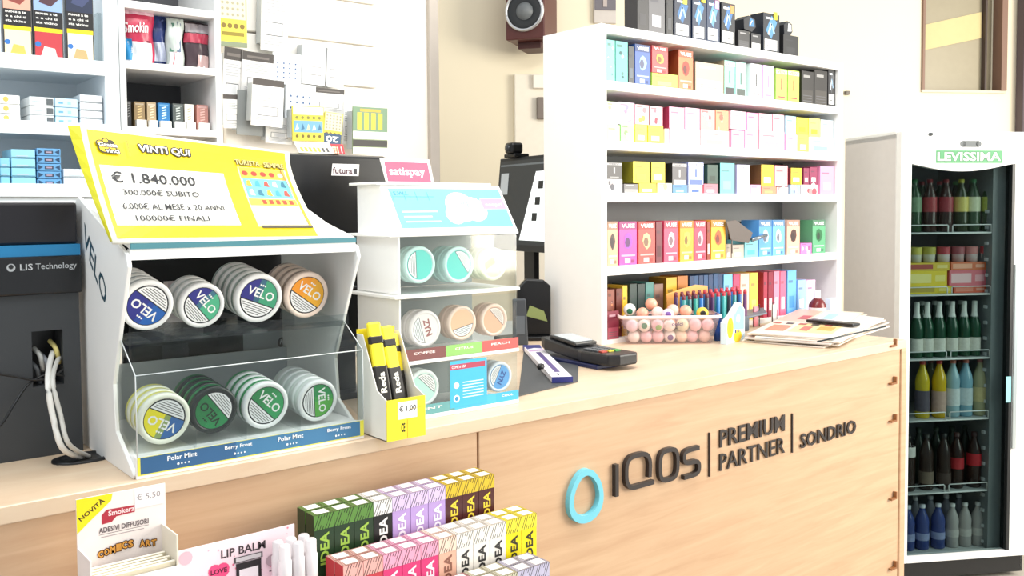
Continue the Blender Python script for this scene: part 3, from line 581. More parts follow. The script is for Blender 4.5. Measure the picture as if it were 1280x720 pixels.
p.poly([(x_, z_-.002), (x_+w_, z_-.002), (x_+w_+.002, z_+h_), (x_+.003, z_+h_)], 'eceae8'); p.text('futura', x_+.003, z_+.0015, w_*.72, h_*.62, '4a1c30', .03); p.rect(x_+w_*.82, z_+.002, x_+w_*.94, z_+h_*.6, '2c2c34'); p.build('badge', ft)
o = MB().box(0, .085, 0, .03, 0, .0015, mat('efe9c8')).build('scratch_card', None, (ony(378, 190, YM).x, YM+.012, CT+fz1+.0005), bevel=.0003); tag(o, 'pale yellow striped scratch card lying on top of the black till screen', 'scratch card', 'scratch cards')
Print((0, -.0003, .0), (1, 0, 0), (0, 0, 1)).build('print', o) if 0 else None
t = MB().prism([(0, 0, 0), (.075, 0, 0), (.07, .012, .022), (-.006, .012, .022)], (0, .0012, 0), mat('f2ecd2')).build('scratch_card', None, (ony(376, 190, YM).x, YM+.006, CT+fz1+.001)); tag(t, 'cream card with yellow bars standing on top of the black till screen', 'scratch card', 'scratch cards')
p = Print((0, 0, 0), (1, 0, 0), V((0, .012, .022))); [p.poly([(.006+i*.009, .003), (.011+i*.009, .003), (.009+i*.009, .013), (.003+i*.009, .013)], 'd6b92c' if i < 5 else '39383a', True) for i in range(7)]; p.build('print', t)
t = MB().prism([(0, 0, 0), (.028, 0, 0), (.028, .008, .020), (0, .008, .020)], (0, .0012, 0), mat('b8323a')).build('scratch_card', None, (ony(418, 193, YM).x, YM+.008, CT+fz1+.001)); tag(t, 'small red and white card standing on top of the black till screen', 'scratch card', 'scratch cards')
p = Print((0, 0, 0), (1, 0, 0), V((0, .008, .02))); [p.rect(.002+i*.005, .002+j*.005, .0055+i*.005, .0055+j*.005, 'f3e2b0', True) for i in range(3) for j in range(3)]; p.k += 1; p.rect(.021, .002, .023, .016, 'f4f0ec'); p.build('print', t)
# desktop printer seen through the large stand
a = ony(165, 470, 1.60); b = ony(361, 470, 1.60)
hp = thing('receipt_printer', 'dark printer with a silver plate, seen through the large stand behind the round cans', 'printer', (a.x, 1.603, CT)); w_ = b.x-a.x+.02
MB().box(0, w_, 0, .012, .0, .205, mat('2c2f33', .5)).box(-.01, w_*1.06, .0122, .017, 0, .335, mat('141417', .5)).build('casing', hp, bevel=.003)
q0, q1 = ony(305, 440, 1.60), ony(360, 412, 1.60); p = Print((0, -.0004, 0), (1, 0, 0), (0, 0, 1)); p.rect(q0.x-a.x, q0.z-CT, q1.x-a.x, q1.z-CT, 'a9adb0'); p.disc(q1.x-a.x-.010, q0.z-CT+.010, .010, '44484c', 20); p.text('hp', q1.x-a.x-.016, q0.z-CT+.004, .012, .012, 'd3d6d8', .01, 0, .2)
q0, q1 = ony(170, 470, 1.60), ony(275, 425, 1.60); p.rect(q0.x-a.x, q0.z-CT, q1.x-a.x, q1.z-CT, '17181b'); p.rect(q0.x-a.x+.045, q0.z-CT, q0.x-a.x+.09, q1.z-CT, '43464a'); p.build('front_plates', hp)
# ---------------------------------------------------------------- behind the shelf: desk, monitor
dk0 = atZ(648, 345, 2.75)
ds = thing('back_desk', 'low white desk behind the counter carrying the computer monitor', 'desk', (1.66, 2.16, 0)); MB().box(0, .75, 0, .55, .97, 1.0, WHITE).build('desk_top', ds, bevel=.002)
for x_ in (.02, .70):
    for y_ in (.02, .5): MB().box(x_, x_+.03, y_, y_+.03, 0, .97, WHITE).build('leg', ds)
A_, B_ = atZ(616, 262, 3.10), atZ(690, 262, 2.78); dd = (B_-A_); dd.z = 0; mw = dd.length+.06; dd.normalize(); rz = math.atan2(dd.y, dd.x)
zt0, zb0_ = onp(621, 198, A_, V((dd.y, -dd.x, 0))).z, onp(650, 314, A_, V((dd.y, -dd.x, 0))).z
mo = thing('computer_monitor', 'black computer monitor with a bright window on screen, half hidden behind the tall shelf', 'monitor', (A_.x, A_.y, 1.0), rz)
mh_ = zt0-zb0_; lean = .10
def fr_(x, y, z): return (x, y+lean*(z-(zb0_-1)), z)
zb_, ztp = zb0_-1, zt0-1
def slab(mb, x0_, x1_, za_, zb2, y0_, y1_, m): return mb.add([fr_(x, y, z) for z in (za_, zb2) for y in (y0_, y1_) for x in (x0_, x1_)], [(0, 2, 3, 1), (4, 5, 7, 6), (0, 1, 5, 4), (2, 6, 7, 3), (0, 4, 6, 2), (1, 3, 7, 5)], m)
slab(MB(), 0, mw, zb_, ztp, 0, .03, mat('1d2023', .4)).build('casing', mo, bevel=.002)
slab(MB(), .008, mw-.008, zb_+.02, ztp-.01, -.0008, .0, mat('2c3135', .3, emit=.25)).build('screen', mo)
n_ = V((dd.y, -dd.x, 0)); sa = (onp(662, 213, A_, n_)-A_); sb = (onp(648, 303, A_, n_)-A_)
xa_, xb_ = sa.dot(dd), sb.dot(dd)
q = [(xb_, zb_+.035), (mw-.012, zb_+.035), (mw-.012, ztp-.05), (xa_, ztp-.05)]
MB().add([fr_(x, -.0016, z) for x, z in q], [(0, 1, 2, 3)], mat('f2f8f8', .4, emit=.7)).build('bright_window', mo)
mb = MB()
for i in range(3): z = ztp-.08-i*.05; mb.add([fr_(x, -.0022, zz_) for x, zz_ in ((xa_+.02-i*.012, z-.025), (xa_+.05-i*.012, z-.025), (xa_+.05-i*.012, z), (xa_+.02-i*.012, z))], [(0, 1, 2, 3)], mat('22262a', .4))
for i in range(1): mb.add([fr_(x, -.0018, zz_) for x, zz_ in ((.02, ztp-.12), (.07, ztp-.12), (.07, ztp-.05), (.02, ztp-.05))], [(0, 1, 2, 3)], mat('d6dcde', .4))
mb.add([fr_(x, -.0018, zz_) for x, zz_ in ((.012, ztp-.028), (mw-.02, ztp-.028), (mw-.02, ztp-.022), (.012, ztp-.022))], [(0, 1, 2, 3)], mat('7c8488', .4)); mb.build('screen_icons', mo)
MB().box(mw*.35, mw*.5, .03, .05, .0, zb_+.15, BLK).box(mw*.25, mw*.62, -.06, .12, 0, .012, BLK).build('stand', mo, bevel=.003)
wc_ = thing('webcam', 'small black webcam clipped on the top edge of the monitor', 'webcam', A_+dd*.06+V((0, 0, ztp+1.0-A_.z)), rz)
slab0 = MB().box(-.0, .07, lean*mh_-.02, lean*mh_+.035, .0, .012, BLK).build('clip', wc_, bevel=.003); MB().box(.012, .06, lean*mh_-.025, lean*mh_+.02, .012, .048, BLK).build('head', wc_, bevel=.008)
MB().lathe([(.012, 0), (.012, -.006), (0, -.007)], mat('3b3f44', .2), 14, 'y', (.036, lean*mh_-.024, .03), caps=False).build('lens', wc_)
# black touch screen on the counter beside the narrower stand
c = onz(664, 424); n_ = V((-.777, .629, 0))
tk = thing('touch_till', 'black touch till with a hooded back, standing between the narrow stand and the tall shelf', 'till', (c.x-.0, c.y-.01, CT), math.radians(-35))
s0 = ony(664, 350, c.y).z-CT
MB().prism([(-.05, 0, .012), (.05, 0, .012), (.05, 0, s0*.9), (.03, 0, s0*1.0), (-.02, 0, s0*1.02), (-.045, 0, s0*.86)], (0, .03, 0), BLK).build('casing', tk, bevel=.004)
MB().box(-.03, .05, -.03, .05, 0, .012, BLK).build('foot', tk, bevel=.003)
MB().prism([(-.02, -.002, s0*.40), (.04, -.002, s0*.30), (.03, -.002, s0*.48), (-.01, -.002, s0*.58)], (0, .001, 0), mat('8d9a5e')).build('green_patch', tk)  # yellow-green patch on the casing front
c2 = onz(650, 430); tk2 = thing('card_reader_dock', 'dark grey upright dock just behind the right edge of the narrow stand', 'dock', (c2.x-.015, c2.y-.02, CT), math.radians(-35)); MB().prism([(-.02, 0, 0), (.022, 0, 0), (.016, 0, ony(648, 373, c2.y).z-CT), (-.02, 0, ony(648, 373, c2.y).z-CT)], (0, .02, 0), mat('3d4146')).build('casing', tk2, bevel=.003); MB().box(-.012, .012, -.001, .0, .03, .08, mat('5b6167')).build('plate', tk2)
# dark mat, long carton, payment terminal
c = [onz(646, 497, CT), onz(742, 474, CT), onz(760, 432, CT), onz(690, 418, CT)]; c = [onz(648, 496), onz(722, 478), onz(724, 438), onz(655, 438)]
o = MB().prism([v+V((0, 0, .0004)) for v in c], (0, 0, .0025), mat('4a4d50', .6)).build('counter_mat'); tag(o, 'dark grey rectangular mat on the counter to the right of the narrow stand', 'mat')
a, b = onz(664, 437, CT+.004), onz(703, 478, CT+.004); dL = b-a; rz = math.atan2(dL.y, dL.x)
bx = thing('long_carton', 'long flat white carton with dark blue ends lying on the grey mat', 'carton', (a.x, a.y, CT+.0035), rz); L = dL.length
MB().box(0, L, -.022, .022, 0, .012, mat('eceaf2')).build('box', bx, bevel=.001); MB().box(L-.0005, L+.0006, -.0225, .0225, 0, .0125, mat('2b3280')).build('blue_end', bx); MB().box(-.0006, .03, -.0225, .0225, .0, .0125, mat('353a7c')).build('blue_end', bx)
p = Print((0, 0, .0121), (1, 0, 0), (0, 1, 0)); p.poly([(.03, -.02), (.07, -.02), (.05, .0), (.06, .02), (.03, .02)], '44407a'); p.poly([(.08, -.02), (.11, -.02), (.09, .02), (.07, .02)], 'c8a6cf'); p.line(.12, 0, L-.06, 0, .012, '5b4a86'); p.line(L-.045, -.004, L-.02, -.004, .004, '4b4b5a'); p.build('print', bx)
o = MB().lathe([(0, 0), (.006, .001), (.008, .006), (.006, .012), (0, .014)], BLK, 14).build('rubber_stopper', None, onz(676, 462, CT+.016)); o.scale = (1.3, .8, 1); tag(o, 'small black rubber stopper lying on the long white carton', 'stopper')
a, b = onz(697, 446), onz(779, 462); dL = b-a; rz = math.atan2(dL.y, dL.x); L = dL.length; print('pos len', L)
bs = thing('terminal_cradle', 'dark blue cradle under the payment terminal', 'cradle', (a.x, a.y, CT), rz)
MB().prism([(0, -.06, 0), (L*.85, -.05, 0), (L*.85, .05, 0), (0, .05, 0)], (0, 0, .010), mat('1b2450', .4)).build('base', bs, bevel=.002)
pt = thing('payment_terminal', 'black card payment terminal with grey screen and coloured keys lying on the counter', 'card terminal', (a.x, a.y, CT+.011), rz)
MB().prism([(-.01, -.045, .018), (.01, -.05, .012), (L*.55, -.045, .0), (L*.62, -.05, .0), (L, -.045, .0), (L+.012, -.02, 0), (L+.012, .03, 0), (L, .045, 0), (L*.5, .045, 0), (-.01, .045, .015)], (0, 0, .026), mat('15171c', .35)).build('casing', pt, bevel=.004)
MB().prism([(.012, -.034, .040), (L*.46, -.034, .030), (L*.46, .034, .030), (.012, .034, .040)], (0, 0, .008), mat('1c1f24', .2)).build('screen_frame', pt, bevel=.002)
MB().prism([(.02, -.028, .0475), (L*.42, -.028, .0395), (L*.42, .028, .0395), (.02, .028, .0475)], (0, 0, .0012), mat('b9c0c4', .2)).build('screen', pt)
for i in range(3):
    for j in range(4): MB().box(L*.56+j*.018, L*.56+j*.018+.013, -.030+i*.021, -.030+i*.021+.016, .026, .029, [mat('5d6166'), mat('5d6166'), mat('5d6166'), mat(('b8402e', 'd8c83a', '3fa04a')[i], .4)][j]).build('key', pt)

# ================================================================ VAPE BOXES IN THE TALL UNIT
YP_ = YU+.012
WH = mat('f6f4f2', .4)
def pack(x0, x1, z0, z1, Y, dp, col, label, style='plain', c2='f4f4f4', txt=None, tc='f6f6f6', name='vape_box', cat='box', group=None, side=None, lean=0):
    w = x1-x0-.0008; h = z1-z0
    t = thing(name, label, cat, ((x0+x1)/2, Y, z0), 0, group); t.rotation_euler.y = lean
    mb = MB(); cm = mat(col, .4, var=.04)
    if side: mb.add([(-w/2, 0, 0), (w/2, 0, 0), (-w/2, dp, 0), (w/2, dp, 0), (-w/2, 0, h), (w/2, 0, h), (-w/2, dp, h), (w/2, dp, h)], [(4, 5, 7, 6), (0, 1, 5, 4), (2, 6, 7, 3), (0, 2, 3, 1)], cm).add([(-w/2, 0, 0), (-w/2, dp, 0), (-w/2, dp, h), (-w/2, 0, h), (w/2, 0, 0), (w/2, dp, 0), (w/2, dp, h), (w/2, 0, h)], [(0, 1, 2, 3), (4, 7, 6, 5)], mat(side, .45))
    else: mb.box(-w/2, w/2, 0, dp, 0, h, cm)
    ctn = mb.build('carton', t)
    p = Print((-w/2, -.0002, 0), (1, 0, 0), (0, 0, 1)); rr = random.Random(int(x0*9973+z0*771))
    if style == 'vuse':
        p.rect(0, h*.82, w, h, mixh(col, '222222', .35)); p.text(txt or 'VUSE', w*.12, h*.855, w*.76, h*.095, tc, .03)
        p.poly([(w*(.5+.22*math.cos(a)*(1+.3*rr.random())), h*(.55+.17*math.sin(a)*(1+.3*rr.random()))) for a in [i*.7854 for i in range(8)]], c2)
        p.poly([(w*(.45+.12*math.cos(a)*(1+.5*rr.random())), h*(.52+.12*math.sin(a))) for a in [i*1.05 for i in range(6)]], mixh(c2, '201018', .55))
        p.rect(w*.1, h*.20, w*.9, h*.24, mixh(col, 'ffffff', .5)); p.rect(w*.30, h*.05, w*.62, h*.15, mixh(col, 'ffffff', .75)); p.rect(w*.68, h*.05, w*.85, h*.12, mixh(col, '000000', .3))
    elif style == 'head':
        p.rect(0, h*.84, w, h*.96, mixh(col, 'ffffff', .6)); p.text(txt or 'VEEV', w*.12, h*.86, w*.7, h*.08, mixh(col, '101020', .6), .02)
        p.line(w*.5, h*.35, w*.5, h*.7, w*.10, c2); p.k += 1; p.rect(w*.1, 0, w*.9, h*.22, c2) if rr.random() < .4 else p.rect(w*.2, h*.1, w*.8, h*.14, c2)
    elif style == 'spots':
        for i in range(4):
            a, b = rr.uniform(.15, .8)*w, rr.uniform(.1, .85)*h; p.disc(a, b, w*rr.uniform(.08, .16), (c2, mixh(col, 'ffffff', .5), mixh(col, '301020', .35))[i % 3], 8)
        p.rect(w*.1, h*.86, w*.5, h*.92, mixh(col, '302020', .4))
    elif style == 'device':
        p.poly([(w*.15, h*.55), (w*.5, h*.95), (w*.85, h*.8), (w*.5, h*.35)], c2); p.line(w*.3, h*.45, w*.5, h*.75, w*.09, 'c8dcec'); p.line(w*.5, h*.75, w*.68, h*.5, w*.09, '8fb4d4'); p.k += 1
        p.rect(w*.15, h*.85, w*.55, h*.90, 'dfe6ea'); p.rect(w*.08, h*.06, w*.85, h*.33, 'f2f1ee'); p.rect(w*.2, h*.15, w*.6, h*.18, '6a6a6e')
    elif style == 'warn':
        p.rect(w*.06, 0, w*.94, h*.42, c2); [p.rect(w*.12, h*(.08+.08*i), w*.85, h*(.10+.08*i), '5c5c60', True) for i in range(3)]; p.k += 1; p.rect(w*.15, h*.8, w*.7, h*.88, mixh(col, 'ffffff', .5))
    else:
        p.rect(w*.12, h*.72, w*.6, h*.78, mixh(col, '404048', .45)); p.rect(w*.2, h*.15, w*.75, h*.42, c2)
    p.build('front_print', ctn); return t
def shelf_row(rowname, zb, items, Y, dp, group, name='vape_box', pre=''):
    n = len(items)
    for i, it in enumerate(items):
        px0, px1, pyt, col, cn, st = it[:6]; kw = it[6] if len(it) > 6 else {}
        z0 = zb if 'pyb' not in kw else ony((px0+px1)/2, kw['pyb'], Y).z
        x0, x1 = max(ony(px0, 250, Y).x, xa2+.001), min(ony(px1, 250, Y).x, xb2-.001); z1 = ony((px0+px1)/2, pyt, Y).z
        kw = {k: v for k, v in kw.items() if k != 'pyb'}
        pack(x0, x1, z0, z1, Y, dp, col, (cn+' box, '+nth(i, n)+' '+rowname), st, name=name, group=group, **kw)
zT = zt; R1, R2, R3, R4 = 1.764, 1.603, 1.462, 1.262
# on top of the unit
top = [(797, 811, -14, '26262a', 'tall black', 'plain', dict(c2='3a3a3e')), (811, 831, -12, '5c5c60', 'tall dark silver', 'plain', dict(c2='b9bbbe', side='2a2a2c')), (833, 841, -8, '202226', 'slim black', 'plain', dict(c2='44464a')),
       (843, 863, -4, '17233a', 'dark blue device', 'device', dict(c2='3a6a9c')), (865, 882, -2, '1a2a44', 'navy device', 'device', dict(c2='4a7fae')), (883, 899, -1, '1c3050', 'blue device with pale label', 'device', dict(c2='5e93c0')), (901, 918, 4, '141a24', 'black and blue device', 'device', dict(c2='3f6fa6')),
       (922, 936, 38, '2a2a2c', 'short black label', 'warn', dict(c2='4a4a4c')), (938, 950, 42, '23242a', 'short dark, white labelled', 'warn', dict(c2='e6e6e4')), (953, 973, 17, '121a26', 'black, blue device', 'device', dict(c2='4d86b4')), (978, 997, 44, '1d1e20', 'short black', 'plain', dict(c2='2c2d30'))]
shelf_row('on top of the tall unit', zT, top, YP_, .05, 'boxes standing on top of the tall shelf unit')
for (px, py, nm, w_, c2) in ((938, 38, 'tilted black and blue box lying across two short boxes on top', .052, '3f78a8'), (986, 44, 'tilted black box with a silver corner at the right end on top', .040, 'c4c8cc')):
    q = ony(px, py, YP_); t = thing('vape_box', nm, 'box', (q.x, YP_+.002, q.z+.002), 0, 'boxes standing on top of the tall shelf unit'); 
    MB().prism([(-w_*.55, 0, .0), (w_*.2, 0, -.006), (w_*.6, 0, .012), (w_*.5, 0, .036), (-w_*.1, 0, .044), (-w_*.6, 0, .03)], (0, .04, 0), mat('181c24')).build('carton', t, bevel=.001)
    p = Print((0, -.0002, 0), (1, 0, 0), (0, 0, 1)); p.poly([(-w_*.1, .01), (w_*.45, .012), (w_*.4, .032), (0, .038)], c2); p.line(0, .015, .012, .03, .003, 'dfe9f2'); p.build('front_print', t)
for i, (px, py, c) in enumerate(((857, 0, 'd9e23a'), (880, -2, 'e8dd2e'), (897, 6, 'e3a0c4'), (916, 12, 'f08a4a'), (970, 20, 'f6d818'))):
    q = ony(px, py, YP_-.004); o = MB().box(-.009, .009, 0, .0012, -.012, .012, mat(c, .4)).build('price_tab', None, (q.x, YP_-.0022, q.z)); tag(o, ['yellow-green', 'yellow', 'pink', 'orange', 'bright yellow'][i]+' sticker tab at the corner of a box on top of the unit', 'tab', 'sticker tabs on the top boxes')
# first shelf
r1 = [(759, 769, 50, '74c2b6', 'pale teal', 'spots', dict(c2='cfeee6')), (770, 785, 52, '5fb4a8', 'teal', 'spots', dict(c2='2c5a5c')), (786, 793, 58, '2a3038', 'slim dark', 'plain', dict(c2='56606c')), (794, 813, 56, '3c5ca8', 'blue and white', 'vuse', dict(c2='8fb0e4', txt='VUSE')),
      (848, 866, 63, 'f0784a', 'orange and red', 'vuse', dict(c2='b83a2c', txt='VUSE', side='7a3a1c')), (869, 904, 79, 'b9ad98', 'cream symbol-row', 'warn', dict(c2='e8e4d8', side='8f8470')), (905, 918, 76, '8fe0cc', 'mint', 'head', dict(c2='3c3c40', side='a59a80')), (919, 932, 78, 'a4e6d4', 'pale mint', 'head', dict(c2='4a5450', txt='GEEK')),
      (938, 951, 80, 'f1eef4', 'white', 'head', dict(c2='3c3c40')), (953, 966, 82, 'd9b4ea', 'lilac', 'head', dict(c2='b48ad4')), (969, 983, 86, 'a8d860', 'lime green', 'head', dict(c2='e83a50')), (984, 998, 88, 'b4dc5c', 'lime green with black bar', 'head', dict(c2='d83a4c')),
      (1001, 1016, 89, '2b2826', 'black ring-drawing', 'warn', dict(c2='3c3834')), (1017, 1033, 88, '2e2b29', 'black arch-drawing', 'warn', dict(c2='44403c')), (1034, 1047, 87, '26262a', 'dark grey, white labelled', 'device', dict(c2='505258'))]
shelf_row('on the first shelf', R1, r1, YP_, .07, 'boxes on the first shelf of the tall unit')
pack(ony(815, 90, YP_).x, ony(835, 90, YP_).x, ony(825, 92, YP_).z, ony(825, 58, YP_).z, YP_, .06, 'e2484a', 'red and orange box standing on the yellow-green box, first shelf', 'vuse', 'f2b04a', group='boxes on the first shelf of the tall unit')
pack(ony(815, 100, YP_).x, ony(847, 100, YP_).x, R1, ony(830, 92, YP_).z, YP_, .06, 'b9dc4c', 'flat yellow-green box lying under the red box, first shelf', 'plain', 'f2ee7a', group='boxes on the first shelf of the tall unit')
# second shelf: two levels
def two(rowz, up, lo, nm, grp, dp=.07):
    n = len(lo); tops = []
    for i, it in enumerate(lo):
        px0, px1, pyt, col, cn, st = it[:6]; kw = it[6] if len(it) > 6 else {}
        x0, x1 = max(ony(px0, 250, YP_).x, xa2+.001), min(ony(px1, 250, YP_).x, xb2-.001); z1 = ony((px0+px1)/2, pyt, YP_).z
        tops.append((x0, x1, z1)); pack(x0, x1, rowz, z1, YP_, dp, col, cn+' box, '+nth(i, n)+', lower layer, '+nm, st, group=grp, **kw)
    n = len(up)
    for i, it in enumerate(up):
        px0, px1, pyt, col, cn, st = it[:6]; kw = it[6] if len(it) > 6 else {}
        x0, x1 = max(ony(px0, 250, YP_).x, xa2+.001), min(ony(px1, 250, YP_).x, xb2-.001)
        zz_ = max([z for a, b, z in tops if a < x1-.002 and b > x0+.002] or [rowz])+.0005
        pack(x0, x1, zz_, ony((px0+px1)/2, pyt, YP_).z, YP_+.002, dp-.004, col, cn+' box, '+nth(i, n)+', upper layer, '+nm, st, group=grp, **kw)
two(R2, [(759, 773, 127, 'd2efb8', 'pale green', 'spots'), (774, 794, 128, 'dcc0e2', 'lilac', 'spots', dict(c2='8a86a8')), (795, 812, 131, 'f2b8bc', 'pink and orange', 'spots', dict(c2='f4b04a')), (813, 829, 133, 'ecaab8', 'pink with dark red corner', 'spots', dict(c2='a03a4c', side='80404a')), (837, 856, 134, 'f2a4c4', 'rose pink', 'plain', dict(side='b03a5a')), (857, 875, 135, 'f6c4dc', 'pale pink', 'plain'), (876, 894, 137, 'f0989c', 'salmon', 'spots'), (895, 911, 138, 'f29470', 'orange', 'spots', dict(c2='f4b49a')), (914, 933, 139, 'f8dae8', 'whitish pink', 'plain', dict(c2='f4aace')), (934, 948, 141, 'f2a0d0', 'magenta pink', 'plain'), (949, 965, 142, 'f6b4c4', 'pink', 'plain', dict(c2='f4d0da')), (966, 980, 143, 'f6aebc', 'soft red pink', 'plain'), (982, 995, 145, 'aee0ee', 'light blue', 'plain'), (996, 1010, 147, 'f2e440', 'yellow', 'plain', dict(c2='f4cc20')), (1011, 1025, 148, 'f4e878', 'pale yellow', 'plain', dict(c2='f0d820')), (1026, 1041, 150, 'd4e6f4', 'very pale blue', 'plain')],
    [(759, 775, 156, 'b8e49c', 'light green', 'plain'), (776, 793, 156, 'a8de94', 'green', 'spots'), (794, 809, 156, 'f2ea4c', 'yellow', 'plain'), (810, 829, 157, 'f0d428', 'golden yellow', 'plain', dict(c2='f8f0b0')), (831, 836, 161, 'f4f0ec', 'narrow white ribbed', 'warn'), (838, 857, 161, 'f8d6e4', 'pale pink', 'plain'), (858, 875, 162, 'f6cfe0', 'light pink', 'plain'), (876, 911, 163, 'f6d0cc', 'pale coral brown-marked', 'plain', dict(c2='f0a8a0')), (914, 930, 163, 'f4a8cc', 'pink', 'plain'), (931, 947, 163, 'f2b8d6', 'rose', 'plain'), (949, 980, 164, 'f6bcc8', 'wide pink', 'plain', dict(c2='f2a0b0')), (982, 996, 168, 'e6c4ee', 'lilac', 'plain'), (997, 1010, 168, 'f0e65c', 'yellow', 'plain'), (1011, 1041, 172, 'cbe4f6', 'wide pale blue', 'plain', dict(c2='8fc0e8'))], 'second shelf', 'boxes on the second shelf of the tall unit')
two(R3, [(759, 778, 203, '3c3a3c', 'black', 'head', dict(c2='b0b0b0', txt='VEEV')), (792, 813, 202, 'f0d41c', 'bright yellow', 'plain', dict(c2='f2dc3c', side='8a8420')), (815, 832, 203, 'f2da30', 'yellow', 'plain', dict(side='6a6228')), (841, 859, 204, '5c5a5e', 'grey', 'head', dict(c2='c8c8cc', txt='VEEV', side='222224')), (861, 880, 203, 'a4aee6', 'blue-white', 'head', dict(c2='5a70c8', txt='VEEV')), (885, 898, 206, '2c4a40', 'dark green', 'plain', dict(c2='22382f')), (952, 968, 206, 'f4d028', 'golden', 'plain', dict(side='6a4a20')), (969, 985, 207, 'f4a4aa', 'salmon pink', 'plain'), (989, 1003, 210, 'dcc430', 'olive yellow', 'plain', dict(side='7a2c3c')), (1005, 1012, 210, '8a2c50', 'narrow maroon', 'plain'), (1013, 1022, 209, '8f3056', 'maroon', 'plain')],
    [(759, 778, 224, 'f0efed', 'white', 'spots', dict(c2='50505a')), (780, 798, 230, '6c6a6c', 'grey', 'warn', dict(c2='a8a6a6')), (799, 820, 229, 'f4dc20', 'yellow', 'plain'), (822, 840, 229, 'f2ecc0', 'cream', 'spots'), (841, 859, 231, '4f84b8', 'blue', 'plain', dict(c2='9ac4e4')), (861, 878, 231, 'e2eaf4', 'bluish white', 'plain', dict(c2='3a5fa8')), (880, 897, 230, 'ee7484', 'coral red', 'plain'), (900, 918, 204, '6fcfd0', 'tall turquoise', 'plain', dict(c2='8ad8da', side='1f3c38')), (921, 937, 206, 'c8c4ee', 'tall lavender', 'head', dict(c2='f2f0f6', txt='VEEV')), (938, 951, 231, 'f0a2cc', 'rose', 'plain'), (952, 970, 233, 'f48a6a', 'coral', 'plain', dict(c2='f6aa70')), (971, 985, 234, 'f6d4d0', 'pale peach', 'spots'), (988, 1000, 231, '9cc0dc', 'blue and white', 'spots'), (1001, 1022, 231, 'ead4ce', 'patterned cream', 'spots', dict(c2='c04a5a')), (1025, 1043, 208, 'f29cc4', 'tall pink', 'plain', dict(c2='f4b0d0'))], 'third shelf', 'boxes on the third shelf of the tall unit')
r4 = [(759, 772, 277, 'd8a684', 'beige', 'vuse', dict(c2='4a3a34')), (774, 796, 277, 'd0429c', 'magenta', 'vuse', dict(c2='9a4ab8')), (798, 819, 277, 'e24a44', 'red with cream label', 'vuse', dict(c2='f4c08a')), (820, 828, 277, '6a1c2c', 'narrow dark red', 'plain', dict(c2='52141f')), (830, 848, 276, 'e04a6c', 'rose red', 'vuse', dict(c2='f4ccd4')), (850, 867, 276, 'f2a028', 'orange', 'vuse', dict(c2='f4cc50')), (868, 883, 276, 'e43c5c', 'bright red', 'vuse', dict(c2='f4b4c0')), (884, 888, 277, '8a3010', 'very narrow rust', 'plain'), (889, 907, 275, 'f2ac34', 'amber', 'vuse', dict(c2='e05a2c')), (908, 914, 305, 'a89a8c', 'short taupe', 'plain'), (915, 930, 306, 'b8aca0', 'short beige grey', 'plain', dict(c2='e8e0d8')), (931, 948, 300, '7cc8d4', 'short turquoise', 'plain', dict(c2='4fb0c0')), (949, 965, 275, '5a9ee0', 'blue', 'vuse', dict(c2='a8d0f4')), (966, 981, 275, '6cb0ec', 'sky blue', 'vuse', dict(c2='c8e4fa')), (984, 1000, 275, 'e8b49a', 'peach', 'vuse', dict(c2='4a2c28')), (1001, 1015, 304, 'dc7ac8', 'short pink', 'spots', dict(c2='f0c4e4')), (1016, 1032, 275, '5aa478', 'green', 'vuse', dict(c2='1f6a3c'))]
shelf_row('on the fourth shelf', R4, r4, YP_, .07, 'boxes on the fourth shelf of the tall unit')
r4b = [(926, 933, 277, '16202c', 'slim dark', 'plain', dict(c2='222e3c')), (934, 941, 277, '1c2c3e', 'slim navy', 'plain', dict(c2='222e3c')), (942, 949, 277, '142230', 'slim black', 'plain', dict(c2='223040')), (1001, 1008, 277, '17302a', 'slim dark green', 'plain', dict(c2='22483c')), (1009, 1016, 277, '1b3a30', 'slim bottle green', 'plain', dict(c2='22483c'))]
shelf_row('in the rear row of the fourth shelf', R4, r4b, YP_+.075, .05, 'slim boxes in the rear row of the fourth shelf')
# grey flap tag and small silver torch in front of fourth shelf
q = ony(914, 279, YP_-.012); t = thing('hanging_tag', 'slanted dark grey card tag with a chrome end, in front of fourth shelf boxes', 'tag', (ony(910, 275, YP_-.01).x, YP_-.012, R4)); b0 = t.location
L_ = lambda px, py: (ony(px, py, YP_-.012).x-b0.x, 0, ony(px, py, YP_-.012).z-b0.z)
MB().prism([L_(908, 277), L_(920, 275), L_(941, 291), L_(936, 304), L_(914, 300)], (0, .004, 0), mat('5c534e', .5)).build('card', t); MB().tube([L_(940, 300), L_(958, 294)], .006, mat('9aa3a8', .2, .8), 10).build('chrome_end', t); MB().tube([L_(915, 299), L_(915, 316.5)], .002, mat('6a6460'), 6).build('prop', t)
# bottom compartment, standing on the base board
R5 = CT+.012
r5 = [(759, 768, 362, '8a4a3a', 'brown', 'spots', dict(c2='d88a5a')), (770, 777, 361, '6a3028', 'dark brown', 'spots', dict(c2='e0a070')), (778, 784, 357, 'e6b82c', 'golden', 'plain'), (787, 796, 355, '2c403c', 'dark green', 'plain', dict(c2='5a7a72')), (797, 806, 355, '2a3c3a', 'dark teal', 'plain', dict(c2='587c78')), (807, 817, 353, '4f8a84', 'teal', 'plain', dict(c2='2c5450')), (818, 829, 355, '8a6a5c', 'taupe', 'plain', dict(c2='5a4438')), (833, 846, 347, 'e8b83c', 'yellow', 'plain', dict(c2='d8a030', side='a07820')), (847, 860, 345, 'c07a34', 'orange brown', 'plain', dict(c2='a8652c'))]
r5 += [(862+i*6, 867.5+i*6, 345-i*.4, ('1f3f6c', '24507f')[i % 2], 'slim dark blue', 'plain', dict(c2='3a6ca4')) for i in range(7)]
